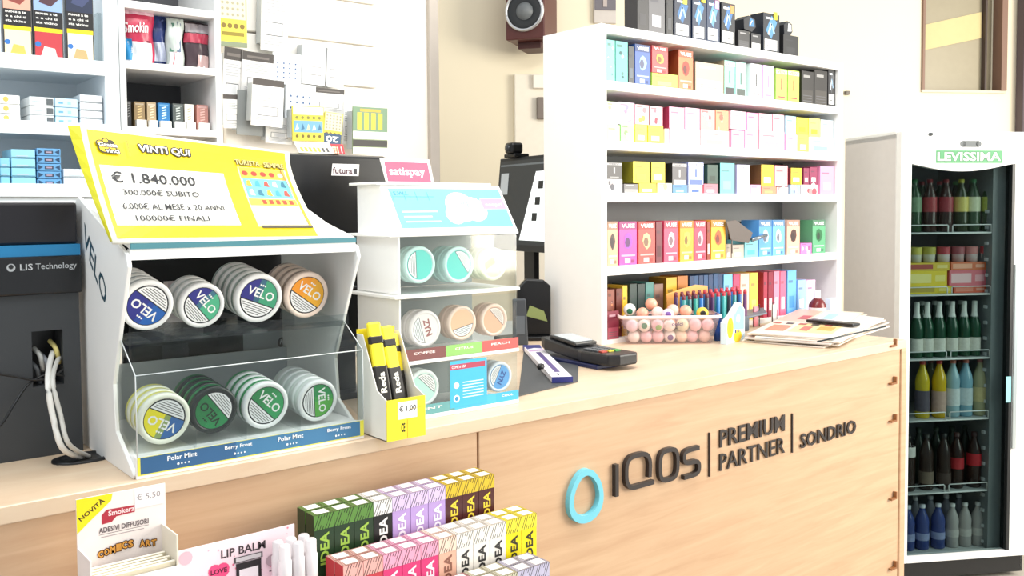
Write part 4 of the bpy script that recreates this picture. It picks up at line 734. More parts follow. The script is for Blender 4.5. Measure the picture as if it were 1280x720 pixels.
r5 += [(905, 916, 343, '7cc4ec', 'light blue', 'plain', dict(c2='e4f2fa')), (917, 925, 343, 'e2446c', 'pink red', 'plain', dict(c2='d03058')), (926, 937, 342, 'f0d2b4', 'beige', 'plain', dict(c2='e8c49c')), (938, 948, 341, 'f2cc4c', 'yellow', 'plain', dict(c2='f4d874')), (955, 960, 340, 'a02c44', 'dark red', 'plain'), (961, 967, 340, '8a2038', 'crimson', 'plain'), (968, 975, 339, 'f28aa4', 'pink', 'plain'), (976, 983, 339, 'ee6a8a', 'strong pink', 'plain'), (985, 996, 338, '6cb2ec', 'blue', 'plain', dict(c2='4a94dc')), (998, 1008, 350, '9ac4f0', 'short pale blue', 'plain'), (1009, 1020, 350, 'eac0e6', 'short lilac pink', 'plain')]
shelf_row('in the bottom compartment', R5, r5, YP_+.012, .07, 'boxes in the bottom compartment of the tall unit')
# maroon striped box, jar and bottle in the bottom compartment
q0, q1 = ony(759, 420, YU+.006), ony(772, 388, YU+.006)
pack(xa2+.0005, q1.x, R5, q1.z, YU+.001, .0105, '7a2038', 'maroon striped box at the left end, beside the tub of round sweets', 'warn', 'a84a60', group='boxes in the bottom compartment of the tall unit')
q = ony(1020, 375, YU-.03); t = thing('sauce_jar', 'squat brown-red jar with white label standing left of the magazines\' far edge', 'jar', (q.x, YU-.035, CT)); t['label'] = 'squat dark red jar with white label behind the magazines'
MB().lathe([(0, 0), (.026, 0), (.028, .004), (.028, .045), (.020, .058), (.012, .066), (0, .068)], mat('6e2226', .25), 24).build('body', t); MB().lathe([(.0284, .006), (.0284, .036)], mat('efe6e6', .5), 24, caps=False).build('label', t); MB().lathe([(.010, .066), (.010, .092), (0, .092)], mat('f2f0ee', .4), 16).build('cap', t)
q = ony(1040, 375, YU-.02); o = MB().box(-.02, .02, 0, .018, 0, .058, mat('cfe2ee', .4)).build('small_carton', None, (q.x, YU-.025, CT), bevel=.001); tag(o, 'small pale blue carton at the right end behind the magazines', 'carton')
# ---------------------------------------------------------------- tub of round sweets
rzt = math.radians(-37); c = onz(834, 427); tub = thing('sweet_tub', 'clear pinkish plastic tub full of round sweets on the counter', 'tub', (c.x, c.y, CT), rzt)
Lb, Lt, Wb, Wt, Hh = .115, .138, .048, .060, .078
def rr(a, b, r, z, n=5):
    pts = []
    for cx, cy, a0 in ((a-r, b-r, 0), (-a+r, b-r, 90), (-a+r, -b+r, 180), (a-r, -b+r, 270)):
        for i in range(n): t_ = math.radians(a0+90*i/(n-1)); pts.append((cx+r*math.cos(t_), cy+r*math.sin(t_), z))
    return pts
TUBM = glass('pink_clear_plastic', 'fbeeec', .25, .10)
def ringmesh(rings, m):
    n = len(rings[0]); vs = [p for r_ in rings for p in r_]
    return MB().add(vs, [(i*n+k, i*n+(k+1) % n, (i+1)*n+(k+1) % n, (i+1)*n+k) for i in range(len(rings)-1) for k in range(n)], m, True)
ringmesh([rr(Lb, Wb, .015, .002), rr(Lt, Wt, .02, Hh)], TUBM).add(rr(Lb, Wb, .015, .0015), [tuple(range(20))], TUBM).build('shell', tub)
ringmesh([rr(Lt, Wt, .02, Hh-.008), rr(Lt+.003, Wt+.003, .02, Hh-.007), rr(Lt+.003, Wt+.003, .02, Hh), rr(Lt-.001, Wt-.001, .02, Hh+.001)], mat('f3dcd8', .3)).build('rim', tub)
p = Print((0, -Wt+.0, .052), (1, 0, 0), V((0, -(Wt-Wb), Hh)), .0015); p.text('dolci', .0, .0, .03, .010, '6a4a74', .01); p.build('lettering', tub)
RB = .0172; cols = ['efc4b4', 'f4ddd2', 'f2d0d8', 'f3f3ee', 'f3e6d0', 'dfe6c6', 'efae94', 'ecdcea']; M0 = Mx.Translation(c) @ Mx.Rotation(rzt, 4, 'Z'); balls = {}
def ball(lx, ly, z, ci, label, grp, deco=None):
    if (ci, deco) in balls: o = balls[(ci, deco)].copy(); COL.objects.link(o)
    else:
        cm = mat(cols[ci] if isinstance(ci, int) else ci, .35, var=.12, scale=60); mb = MB(); n = 8
        prof = [(RB*math.sin(math.pi*i/n), -RB*math.cos(math.pi*i/n)) for i in range(n+1)]; prof[0] = (.0001, -RB); prof[-1] = (.0001, RB)
        mb.lathe(prof, cm, 14, 'z', caps=False)
        if deco: mb.lathe([(RB*math.sin(a), -RB*math.cos(a)*1.02-.0003) for a in (.5, .3, .12, .001)], mat(deco, .4), 12, 'y', caps=False)
        o = mb.build('round_sweet'); balls[(ci, deco)] = o
    o.location = M0 @ V((lx, ly, z)); o.rotation_euler = (random.uniform(-.3, .3), random.uniform(-.4, .4), random.uniform(-1, .2) if not deco else rzt-.1)
    return tag(o, label, 'sweet', grp)
k = 0
for lay, (z, xs_, ys_) in enumerate(((.019, (-.096, -.064, -.032, .0, .032, .064, .096), (-.027, .014)), (.050, (-.104, -.070, -.035, .0, .035, .070, .104), (-.036, .0, .034)))):
    for j, y in enumerate(ys_):
        for i, x in enumerate(xs_):
            k += 1; ci = random.Random(k*13).choice((0, 1, 1, 2, 3, 3, 4, 5, 6, 7)); jx = random.uniform(-.002, .002)
            dc = {(0, 0, 3): '6a4a8a', (1, 0, 1): '3f8a6a', (1, 0, 2): '8ab86a'}.get((lay, j, i))
            if j == 0: lb = '%s sweet, %s layer at the tub front, %s' % (['orange pink', 'pale peach', 'pale pink', 'white', 'cream', 'yellowish', 'deep peach', 'rose white'][ci], ('bottom', 'upper')[lay], nth(i, 7))
            else: lb = 'round sweet buried in the middle or back of the tub'
            ball(x+jx+(.008 if j % 2 else 0), y, z, ci, lb, 'round sweets in the tub' if j == 0 else 'hidden round sweets in the tub', dc)
for px, py, ci, dc, lb, dy in ((787, 387, 3, '1c6a4a', 'white sweet with green eye spot on top, far left of the pile', .0), (803, 392, 6, None, 'orange sweet on top of the pile beside the green-eyed one', -.01), (814, 380, 6, None, 'topmost orange sweet of the pile', .01), (822, 391, 1, None, 'peach sweet just right below the topmost one', -.012), (841, 388, 0, None, 'large peach sweet at the middle of the pile', .0), (857, 389, 6, None, 'deep orange sweet right of the middle of the pile', .0), (878, 393, 'f2cf4a', '1c1a14', 'yellow sweet with dark spot at the right of the pile', .0), (835, 400, 7, '7a52a0', 'rose sweet with purple mark at the tub rim', -.03)):
    q = ray(px, py); P_ = EY+q*((c+V((.629, .777, 0))*dy-EY).dot(V((.629, .777, 0)))/q.dot(V((.629, .777, 0)))); L_ = M0.inverted() @ P_
    z_ = L_.z
    ball(L_.x, L_.y, max(z_, .078), ci, lb, 'round sweets piled on top of the tub', dc)
# ---------------------------------------------------------------- lighters in a rack
qa, qb = ony(845, 372, 1.735), ony(925, 372, 1.735); lx0, lx1 = qa.x, qb.x
t = thing('lighter_rack', 'grey counter rack holding rows of small lighters behind the tub', 'rack', ((lx0+lx1)/2, 1.705, CT)); lw_ = (lx1-lx0)/2+.006
ztop = ony(885, 366, 1.735).z-CT
MB().box(-lw_, lw_, 0, .075, 0, .045, mat('5a6470', .5)).box(-lw_, lw_, .06, .075, .045, .065, mat('5a6470', .5)).build('tray', t, bevel=.002)
MB().prism([(-lw_*.9, .066, .065), (lw_*.3, .066, .065), (lw_*.25, .066, ztop+.016), (-lw_*.1, .066, ztop+.022), (-lw_*.6, .066, ztop+.012), (-lw_*.95, .066, ztop+.002)], (0, .004, 0), mat('efa85a', .5)).build('header_card', t, bevel=.001)
lp = {}; NL = 12
for j in range(2):
    for i in range(NL):
        col = ['3f8f94', '2c6f78', '2f9a8e', '2f78c4', '24384a', '4a2c5c', '2a7ab8', '3aa0a0', '28303c', '3c8a90', '2f5f9a', '6a3a6c'][(i+j*5) % 12]; cap = 'b0283c' if i > NL*.4 else '6a2030'; key = (col, cap)
        x = lx0+.006+(lx1-lx0-.012)*i/(NL-1); y = 1.712+j*.028; z = CT+.0455
        lb = '%s lighter with %s top, %s, %s row of rack' % ({'3f8f94': 'teal', '2c6f78': 'dark teal', '2f9a8e': 'green teal', '2f78c4': 'blue', '24384a': 'dark navy', '4a2c5c': 'purple', '2a7ab8': 'mid blue', '3aa0a0': 'turquoise', '28303c': 'black', '3c8a90': 'sea green', '2f5f9a': 'royal blue', '6a3a6c': 'plum'}[col], 'red' if i > NL*.4 else 'dark red', nth(i, NL), ('front', 'rear')[j])
        hh_ = ztop-.0455-.010+j*.006
        r_ = thing('lighter', lb, 'lighter', (x, y, z), 0, 'lighters in the counter rack')
        MB().lathe([(.0065, 0), (.0068, .002), (.0068, hh_-.002), (.006, hh_)], mat(col, .3), 12, sy=.8).build('body', r_); MB().lathe([(.0062, hh_), (.0066, hh_+.004), (.0050, hh_+.013), (0, hh_+.014)], mat(cap, .35), 10, sy=.8).build('red_top' if 0 else 'top', r_)
# ---------------------------------------------------------------- sticker display card
q = onz(908, 431); q2 = onz(931, 425); dL = q2-q; rz = math.atan2(dL.y, dL.x); w_ = dL.length; hz_ = atZ(915, 381, (q-EY).dot(Fw)).z-CT
t = thing('sticker_card_box', 'small light blue and yellow display card box between the sweet tub and the magazines', 'card', (q.x, q.y, CT), rz)
MB().prism([(0, 0, 0), (w_, 0, 0), (w_, 0, hz_*.80), (w_*.75, 0, hz_), (w_*.35, 0, hz_*.72), (0, 0, hz_*.55)], (0, .018, 0), mat('d5e8f2', .45)).build('card', t, bevel=.001)
p = Print((0, -.0002, 0), (1, 0, 0), (0, 0, 1)); p.poly([(w_*.35, hz_*.35), (w_*.95, hz_*.3), (w_*.95, hz_*.78), (w_*.72, hz_*.95), (w_*.4, hz_*.7)], '8fd0ec'); p.disc(w_*.2, hz_*.40, w_*.17, 'f2c81e', 14, 1.5); p.disc(w_*.2, hz_*.40, w_*.08, 'f2a81a', 12, 1.5); p.disc(w_*.6, hz_*.15, w_*.22, 'f2cc2c', 14, .7); p.disc(w_*.62, hz_*.6, w_*.1, 'f0b8d0', 12); p.rect(w_*.45, hz_*.24, w_*.52, hz_*.32, '2a3c8a'); p.rect(w_*.6, hz_*.24, w_*.66, hz_*.32, '2a3c8a'); p.build('print', t)
q = onz(902, 428); t = MB().lathe([(0, 0), (.010, .0), (.011, .03), (.007, .04), (.011, .055), (.008, .075), (0, .08)], mat('1f4f9e', .35), 14).build('blue_pot', None, (q.x+.02, q.y+.03, CT)); tag(t, 'slim blue figure-shaped bottle standing just left of the sticker card box', 'bottle')
# ---------------------------------------------------------------- magazines
mc = [onz(934, 428), onz(1040, 436), onz(1108, 408), onz(1000, 394)]; mcen = sum(mc, V())/4
cm_ = ['e8dfd6', 'dcd2c6', 'c9c2bb', 'efe6da', 'f0e2d2']
for i in range(6):
    ang = (-.06, .05, -.02, .06, -.04, 0)[i]; sc = (1.0, .97, 1.02, .98, .95, .96)[i]; R_ = Mx.Rotation(ang, 3, 'Z'); z = CT+.0005+i*.0045
    P_ = [(mcen+R_ @ ((v-mcen)*sc)) for v in mc]; P_ = [V((v.x, v.y, z)) for v in P_]
    t = thing('magazine', ['bottom magazine of the counter stack, grey edged', 'second magazine from the bottom of the stack', 'third magazine from the bottom, slightly turned', 'fourth magazine from the bottom of the stack', 'second magazine from the top of the stack', 'top magazine with a peach and pink patterned cover'][i], 'magazine', P_[0], 0, 'magazines stacked on the counter')
    o = MB().prism([v-P_[0] for v in P_], (0, 0, .0038), mat(cm_[i % 5], .5)).build('pages', t, bevel=.0006, seg=1)
    u_, v_ = (P_[1]-P_[0]), (P_[3]-P_[0])
    p = Print((0, 0, .0040), u_, v_ - u_*(v_.dot(u_)/u_.dot(u_)), .0001); LU, LV = u_.length, v_.length
    sk = v_.dot(u_.normalized())
    def qd(a0, b0, a1, b1, m): p.poly([(a0*LU+sk*b0, b0*LV*.97), (a1*LU+sk*b0, b0*LV*.97), (a1*LU+sk*b1, b1*LV*.97), (a0*LU+sk*b1, b1*LV*.97)], m)
    if i == 5:
        qd(.02, .02, .98, .97, 'f6e4cc'); qd(.02, .45, .4, .95, 'f2b8a4'); qd(.4, .1, .95, .4, 'f6dc9c'); qd(.1, .1, .35, .3, 'e88a6c'); qd(.45, .45, .95, .9, 'f4eef2'); qd(.5, .15, .62, .3, 'd86a5a'); qd(.7, .2, .9, .32, 'eaa24a'); qd(.25, .55, .38, .7, 'c04a4a'); qd(.55, .6, .7, .85, 'a8d0e0')
        for r_ in range(5): qd(.05+.17*r_, .34, .15+.17*r_, .39, ('b85a4a', '5a4a44')[r_ % 2])
    else: qd(.02, .02, .98, .97, ['d8cfc6', 'c8b8b0', 'e8c8b8', 'd4dade', 'eadccb'][i])
    p.build('cover', t)
ph = onz(1012, 402, CT+.03), onz(1071, 408, CT+.03); dL = ph[1]-ph[0]; rz = math.atan2(dL.y, dL.x); L = dL.length
t = thing('remote_control', 'flat black remote control lying on top of the magazines', 'remote control', (ph[0].x, ph[0].y, CT+.0305), rz); MB().box(0, L, -.02, .02, 0, .008, mat('1a1a1c', .3)).build('body', t, bevel=.003); MB().box(L*.1, L*.5, -.012, .012, .008, .0085, mat('3a3c40', .2)).build('screen', t)
pn = [onz(1022, 429, CT+.026), onz(1107, 410, CT+.030)]; o = MB().tube([pn[0]+V((0, 0, .004)), pn[1]+V((0, 0, .004))], .0022, mat('1c2a30', .3), 8).build('black_pen'); tag(o, 'long dark pen lying along the near edge of the top magazine', 'pen')
q = onz(945, 412); t = MB().prism([(0, 0, 0), (.10, -.02, .012), (.15, .03, .02), (.09, .07, .012), (.02, .04, 0)], (0, 0, .006), mat('6b7480', .45, var=.3)).build('folded_pouch', None, (q.x-.03, q.y+.03, CT+.0285), bevel=.002); tag(t, 'crumpled grey blue pouch lying across the left of the magazine stack', 'pouch')
for i, (px, c_, lb) in enumerate(((945, 'f0909c', 'small pink card clip standing left behind the magazines'), (968, 'e9e2e0', 'small pale card clip standing behind the magazines'))):
    q = ony(px, 380, 1.755); t = thing('wire_clip', lb, 'clip', (q.x, 1.755, CT)); MB().box(-.012, .014, 0, .003, 0, .062, mat(c_, .5)).build('card', t); MB().tube([(-.014, -.003, 0), (-.014, -.003, .068), (.014, -.003, .068), (.014, -.003, .0)], .0015, mat('3a3436', .4), 6).build('wire', t)

# ================================================================ WALL CABINETS AT THE LEFT
YC = 2.05
def zc_(px, py): return ony(px, py, YC).z
xA1, xB0, xB1 = ony(131, 100, YC).x, ony(150, 80, YC).x, ony(277, 90, YC).x
ca = thing('wall_cabinet', 'bluish white open cabinet for cigarette packs at the far left on the wall', 'cabinet', (-.1, YC, 1.43)); CA = V((-.1, YC, 1.43))
wA = xB0-.1*-1-.002; zA0, zA1, zA2 = 1.473-1.43, 1.598-1.43, 1.725-1.43
MB().box(0, wA, .225, .235, 0, .75, COOL).build('back_panel', ca)
MB().box(xA1+.1, wA, 0, .225, 0, .75, COOL).build('side_panel', ca, bevel=.002)
for z, lip in ((zA0, .012), (zA1, .012), (zA2, .02)):
    MB().box(0, xA1+.1, 0, .225, z-.016, z, COOL).box(0, xA1+.1, -.006, .0, z-.022, z+lip*.4, COOL).build('shelf', ca, bevel=.001, seg=1)
MB().box(0, wA, .0, .225, -.012, .0, COOL).build('bottom_board', ca)
MB().box(0, xA1+.1, .0, .012, .0, zA0-.022, COOL).build('lower_rail', ca)
cb_ = thing('wall_cabinet', 'white cabinet with dark grey compartments holding bags and small boxes, left of the scratch cards', 'cabinet', (xB0, YC, 1.43)); wB = xB1-xB0
gi = mat('55565a', .6)
zB1, zB2 = zc_(160, 76)-1.43, zc_(160, 0)-1.43; zB0 = zc_(210, 160)-1.43
MB().box(0, .012, 0, .235, 0, .75, WHITE).build('side_panel', cb_, bevel=.001, seg=1); MB().box(wB-.014, wB, 0, .235, 0, .75, WHITE).build('side_panel', cb_, bevel=.001, seg=1)
MB().box(.012, wB-.014, .225, .235, 0, .75, gi).build('back_panel', cb_)
MB().box(.0121, .0135, .003, .225, 0, .75, gi).build('inner_lining', cb_)
for z in (zB0, zB1, zB2): MB().box(.012, wB-.014, 0, .225, z-.016, z, WHITE).build('shelf', cb_, bevel=.001, seg=1)
def cig(px0, px1, py0, py1, cols, words, label, nm='tobacco_pouch', grp=None, Y=YC+.012, z0=None, dp=.02, cat='packet'):
    x0, x1 = ony(px0, 60, Y).x, ony(px1, 60, Y).x; z0 = z0 if z0 is not None else ony(px0, py1, Y).z; z1 = ony(px0, py0, Y).z; w, h = x1-x0, z1-z0
    t = thing(nm, label, cat, (x0, Y, z0), 0, grp); MB().box(0, w, 0, dp, 0, h, mat(cols[0], .35)).build('packet', t, bevel=.0015)
    p = Print((0, -.0002, 0), (1, 0, 0), (0, 0, 1)); words(p, w, h, cols); p.build('print', t); return t
def pouch(p, w, h, c):
    p.rect(.002, h*.60, w-.002, h, c[3]); p.poly([(w*.2, h*.7), (w*.5, h*.9), (w*.85, h*.75), (w*.6, h*.66)], c[4]); p.rect(.002, h*.40, w-.002, h*.60, '17171a'); p.rect(.002, h*.35, w-.002, h*.40, 'f0d020'); p.rect(.003, 0.002, w-.003, h*.35, c[1]); p.disc(w*.15, h*.2, w*.1, '2f6fb8', 10); p.poly([(w*.2, .004), (w*.8, .004), (w*.7, h*.16), (w*.35, h*.18)], c[2])
    for i in range(3): p.text(('nuoce a te', 'e a chi ti', 'sta vicino')[i], w*.1, h*(.555-.055*i), w*.7, h*.028, 'eceae6', .02)
gp = 'tobacco pouches in the left cabinet'; zp = 1.43+zA2
cig(4, 41, -32, 62, ('3a3a3c', 'e8d9b8', 'e8b45a', 'd9a08c', '8a4038'), pouch, 'tobacco pouch with a pinkish picture and orange base, leftmost', grp=gp, z0=zp)
cig(42, 80, -30, 65, ('3a3a3c', 'b83a42', 'f2d8d8', '8ca8dc', '4a3038'), pouch, 'tobacco pouch with a blue picture and red base, middle', grp=gp, z0=zp)
cig(83, 118, -30, 68, ('3a3a3c', 'e9e2cc', 'b8a070', '1f2a44', '3a4468'), pouch, 'tobacco pouch with dark picture and cream base, right', grp=gp, z0=zp)
x = ony(122, 40, YC+.01).x; o = MB().box(0, .008, 0, .06, 0, .11, ACR2).build('clear_divider', None, (x, YC+.01, zp)); tag(o, 'clear plastic divider right of the three tobacco pouches', 'divider')
def packs(px0, px1, n, z0, dz, c, spot, lab, grp, Y=YC+.01):
    x0, x1 = ony(px0, 200, Y).x, ony(px1, 200, Y).x; w = x1-x0
    for i in range(n):
        t = thing('cigarette_pack', lab+', '+(('bottom' if i == 0 else 'top' if i == n-1 else ORD[i]+' from bottom'))+' of its stack', 'pack', (x0, Y, z0+i*dz), 0, grp); MB().box(0, w, 0, .085, 0, dz-.001, mat(c, .4)).build('carton', t, bevel=.0008, seg=1)
        p = Print((0, -.0003, 0), (1, 0, 0), (0, 0, 1)); 
        if spot == 'orange': p.disc(w*.35, dz*.5, dz*.28, 'f4b860', 10)
        elif spot == 'code': p.rect(w*.70, dz*.1, w*.98, dz*.8, '5a6064'); p.rect(w*.1, dz*.4, w*.5, dz*.5, 'b4c4cc')
        elif spot == 'bow': p.poly([(w*.05, dz*.15), (w*.25, dz*.5), (w*.05, dz*.8)], '2a4a6a'); p.poly([(w*.95, dz*.15), (w*.75, dz*.5), (w*.95, dz*.8)], '2a4a6a'); p.rect(w*.32, dz*.25, w*.68, dz*.65, '3a3f50'); p.rect(w*.38, dz*.35, w*.62, dz*.55, 'a89ab0')
        elif spot == 'mark': p.rect(w*.15, dz*.35, w*.35, dz*.55, '6aa8d8'); p.rect(w*.55, dz*.3, w*.7, dz*.6, '9ac8e8')
        else: p.rect(w*.2, dz*.2, w*.7, dz*.3, 'c4d2da'); p.line(w*.02, dz*.1, w*.98, dz*.1, .0008, '33404a')
        p.build('print', t)
g1, g2 = 'packs on the middle shelf of the left cabinet', 'packs on the bottom shelf of the left cabinet'; z1_, z2_ = 1.43+zA1, 1.43+zA0
packs(-25, -2, 3, z1_, .0185, 'eef4f6', 'line', 'white pack at the left frame edge', g1); packs(0, 27, 3, z1_, .0185, 'f4f4f0', 'orange', 'white pack with orange dot', g1); packs(39, 69, 3, z1_, .0185, 'eff4f6', 'code', 'white pack with grey square', g1); packs(71, 99, 3, z1_, .0185, 'bfe2f6', 'mark', 'pale blue pack with two marks', g1); packs(102, 130, 4, z1_, .0165, 'e4e9ec', 'line', 'pale grey pack at the right end', g1)
packs(-25, -1, 3, z2_, .0185, '9ad4f0', 'line', 'light blue pack at the left frame edge', g2); packs(0, 12, 3, z2_, .0185, '8fd0ee', 'line', 'narrow light blue pack', g2); packs(14, 44, 4, z2_, .0185, '9ad8f0', 'line', 'sky blue pack with white top', g2); packs(46, 76, 5, z2_, .0155, '6aa6d6', 'bow', 'blue pack with dark emblem', g2); packs(79, 110, 2, z2_, .0185, 'e8f0f4', 'line', 'white pack beside the dark-emblem packs', g2)
# cabinet B contents
g3 = 'small boxes on the dark lower shelf'; zs3 = 1.43+zB0
for i, (a, b, c, c2, lb) in enumerate(((157, 164, '2a2a2c', '8a8a8a', 'narrow black perfume-sized box, leftmost on the dark shelf'), (168, 181, '8a7452', 'c9b07a', 'bronze box with stripes on the dark shelf'), (184, 195, 'a89474', 'ded0b0', 'tan box beside the bronze one'), (198, 212, '1f6fa8', 'bfe0f0', 'blue box with pale lettering'), (216, 229, '4a5250', 'b8c0bc', 'grey green box right of the blue one'), (231, 242, 'e9e4d6', 'b0a890', 'cream white box on the dark shelf'), (246, 260, 'c48a80', 'e8c0b4', 'pinkish copper box, rightmost on the dark shelf'))):
    Y = YC+.035; x0, x1 = ony(a, 140, Y).x, ony(b, 140, Y).x; h = ony(a, 126+i*.8, Y).z-zs3; w = x1-x0; t = thing('small_box', lb, 'box', (x0, Y, zs3), 0, g3)
    MB().box(0, w, 0, .05, 0, h, mat(c, .4)).build('carton', t); MB().box(w*.05, w*.98, -.012, -.0005, 0, h*.30, mat('f2f1ed', .5)).build('price_holder', t) if i else None
    p = Print((0, -.0002, 0), (1, 0, 0), (0, 0, 1)); [p.line(w*.3, h*(.4+.1*k), w*.7, h*(.45+.1*k), w*.12, c2) for k in range(5)]; p.rect(w*.1, h*.88, w*.9, h*.94, mixh(c, 'ffffff', .3)); p.build('print', t)
g4 = 'bags of filters on the upper compartment'; zs4 = 1.43+zB1
def bag(px0, px1, py0, c, lb, prt, Y, lean=0):
    x0, x1 = ony(px0, 50, Y).x, ony(px1, 50, Y).x; h = ony(px0, py0, Y).z-zs4; w = x1-x0; t = thing('filter_bag', lb, 'bag', (x0, Y, zs4), 0, g4); t.rotation_euler.y = lean; n = 10
    def f(a, b, off=0): bul = math.sin(math.pi*min(1, a*1.0))*math.sin(math.pi*min(.98, b+.02)); return V((w*a+.002*math.sin(9*b), -.014*bul**.7-off+.0015*math.sin(20*a+11*b), h*b))
    grid(f, n, n, mat(c, .25, var=.35, scale=25), 'pouch', t, .002); p = WPrint(f, .0004); p.f = lambda a, b, o: f(a, b, o); prt(p); p.build('print', t)
bag(151, 192, 8, 'b8304e', 'pink red filter bag with white script in upper compartment', lambda p: (p.grid(.03, .88, .97, .98, 'e0b8c4'), p.grid(.05, .03, .9, .38, 'd8dce0'), p.grid(.06, .05, .28, .42, '2a8ac4'), p.poly([(.4, .1), (.8, .15), (.7, .4), (.45, .35)], 'e8e4e0'), p.text('Smokin', .08, .52, .72, .2, 'fbf3f4', .02, .06), p.line(.1, .45, .85, .40, .03, '6a1a34')), YC+.03)
bag(185, 212, 16, '2a3a70', 'navy blue glossy bag behind the pink red one', lambda p: (p.grid(.1, .1, .9, .45, 'a9b0c4'), p.poly([(.1, .6), (.9, .8), (.6, .9)], '6a78b0')), YC+.05)
bag(207, 229, 22, 'c4cec8', 'clear bag with green and white sticks in upper compartment', lambda p: (p.poly([(.1, .3), (.25, .9), (.4, .9), (.3, .3)], '4a7a64'), p.poly([(.5, .3), (.6, .95), (.8, .9), (.7, .3)], '5a6a84'), p.grid(.1, .03, .8, .3, 'ece4e6'), p.poly([(.3, .05), (.36, .05), (.45, .3), (.4, .3)], 'c03a4a')), YC+.035)
bag(229, 261, 27, '4a3a40', 'dark bag with a red band at the right of upper compartment', lambda p: (p.grid(.03, .78, .97, .97, 'a8a0a4'), p.grid(.02, .55, .96, .76, 'a82a44'), p.grid(.45, .05, .9, .3, 'c9a8a4'), p.poly([(.5, .05), (.56, .05), (.6, .3), (.54, .3)], 'f4ecec'), p.poly([(.7, .05), (.76, .05), (.8, .3), (.74, .3)], 'f4ecec')), YC+.04)
# ================================================================ SCRATCH CARDS ON THE SLAT WALL
def card(px0, py0, px1, py1, Y, kind, label, skew=0, dark=None):
    x0, x1 = ony(px0, py1, Y).x, ony(px1, py1, Y).x; z0, z1 = ony(px0, py1, Y).z, ony(px0, py0, Y).z; w, h = x1-x0, z1-z0
    t = thing('scratch_card', label, 'scratch card', (x0, Y, z0), 0, 'scratch cards on the slat wall'); t.rotation_euler = (.05, skew, 0)
    base = {'doc': 'eeeeec', 'dots': 'e6ebf0', 'dark': 'd9d9d8', 'yel': 'e0d24a', 'grn': '8fa07a', 'blue': 'd8ca3c', 'sheet': 'f3f3f1', 'grey': '8b9090'}[kind]
    MB().box(0, w, 0, .004, 0, h, mat(base, .45)).build('stack', t); MB().box(-.001, w+.001, .0041, min(.03, YB-.019-Y), h*.1, h*.9, mat('b9bec0', .4)).build('holder', t)
    p = Print((0, -.0003, 0), (1, 0, 0), (0, 0, 1))
    def L(y0, n, dy, c='a9acb0'): [p.rect(w*.1, h*(y0-i*dy), w*(.9 if i % 2 else .75), h*(y0-i*dy+dy*.35), c, True) for i in range(n)]; p.k += 1
    if kind in ('doc', 'dark', 'sheet'):
        if kind == 'dark': p.rect(0, h*.80, w, h, '3d3836'); p.rect(w*.15, h*.86, w*.85, h*.91, '66605c')
        if kind == 'sheet': p.rect(0, h*.86, w, h, '453f3c')
        L(.72, 5, .045); p.rect(w*.18, h*.22, w*.82, h*.42, '6a6e72'); p.rect(w*.20, h*.235, w*.80, h*.405, 'f2f2f0'); p.rect(w*.3, h*.26, w*.7, h*.38, 'dcdee0'); L(.17, 3, .04)
    elif kind == 'dots':
        p.rect(w*.05, h*.82, w*.95, h*.95, 'f6f7f8')
        for i in range(4):
            for j in range(4): p.rect(w*(.14+.21*i), h*(.2+.15*j), w*(.20+.21*i), h*(.25+.15*j), '3f5f8a', True)
        p.k += 1; L(.10, 2, .04)
    elif kind == 'yel':
        p.rect(w*.04, h*.45, w*.96, h*.98, 'd9d6b4')
        for i in range(5):
            for j in range(5): p.disc(w*(.14+.18*i), h*(.52+.095*j), w*.055, 'a09c84', 6); p.k -= 1
        p.k += 1
        for i in range(4): p.disc(w*(.17+.22*i), h*.34, w*.09, '7a6420', 8); p.k -= 1
        p.k += 1; p.rect(w*.1, h*.18, w*.9, h*.24, '8a7a20'); p.rect(0, 0, w, h*.08, '7f8a70')
    elif kind == 'blue':
        p.rect(w*.02, h*.75, w*.98, h*.98, 'e2e0cc'); p.rect(w*.04, h*.25, w*.96, h*.58, '6aa2c0')
        for i in range(5): p.disc(w*(.14+.18*i), h*.67, w*.05, '7a7a3a', 6); p.k -= 1; p.disc(w*(.14+.18*i), h*.14, w*.05, '6a5a10', 6); p.k -= 1; p.poly([(w*(.08+.18*i), h*.3), (w*(.2+.18*i), h*.35), (w*(.14+.18*i), h*.5)], ['dfe9ec', '2f6a90', 'dbe0a0'][i % 3], True)
        p.k += 1
    elif kind == 'grn':
        p.rect(0, h*.48, w, h, '6f8f70'); [p.rect(w*(.12+.2*i), h*.52, w*(.25+.2*i), h*.88, 'd4bc3c', True) for i in range(4)]; p.k += 1; p.rect(w*.2, h*.9, w*.8, h*.96, 'c8a83a'); p.rect(0, h*.32, w, h*.48, 'f2f2ee'); p.rect(0, h*.16, w, h*.30, '2d2a2b'); p.rect(0, 0, w, h*.14, 'efefee')
    p.build('print', t); return t
Yc = YB-.05
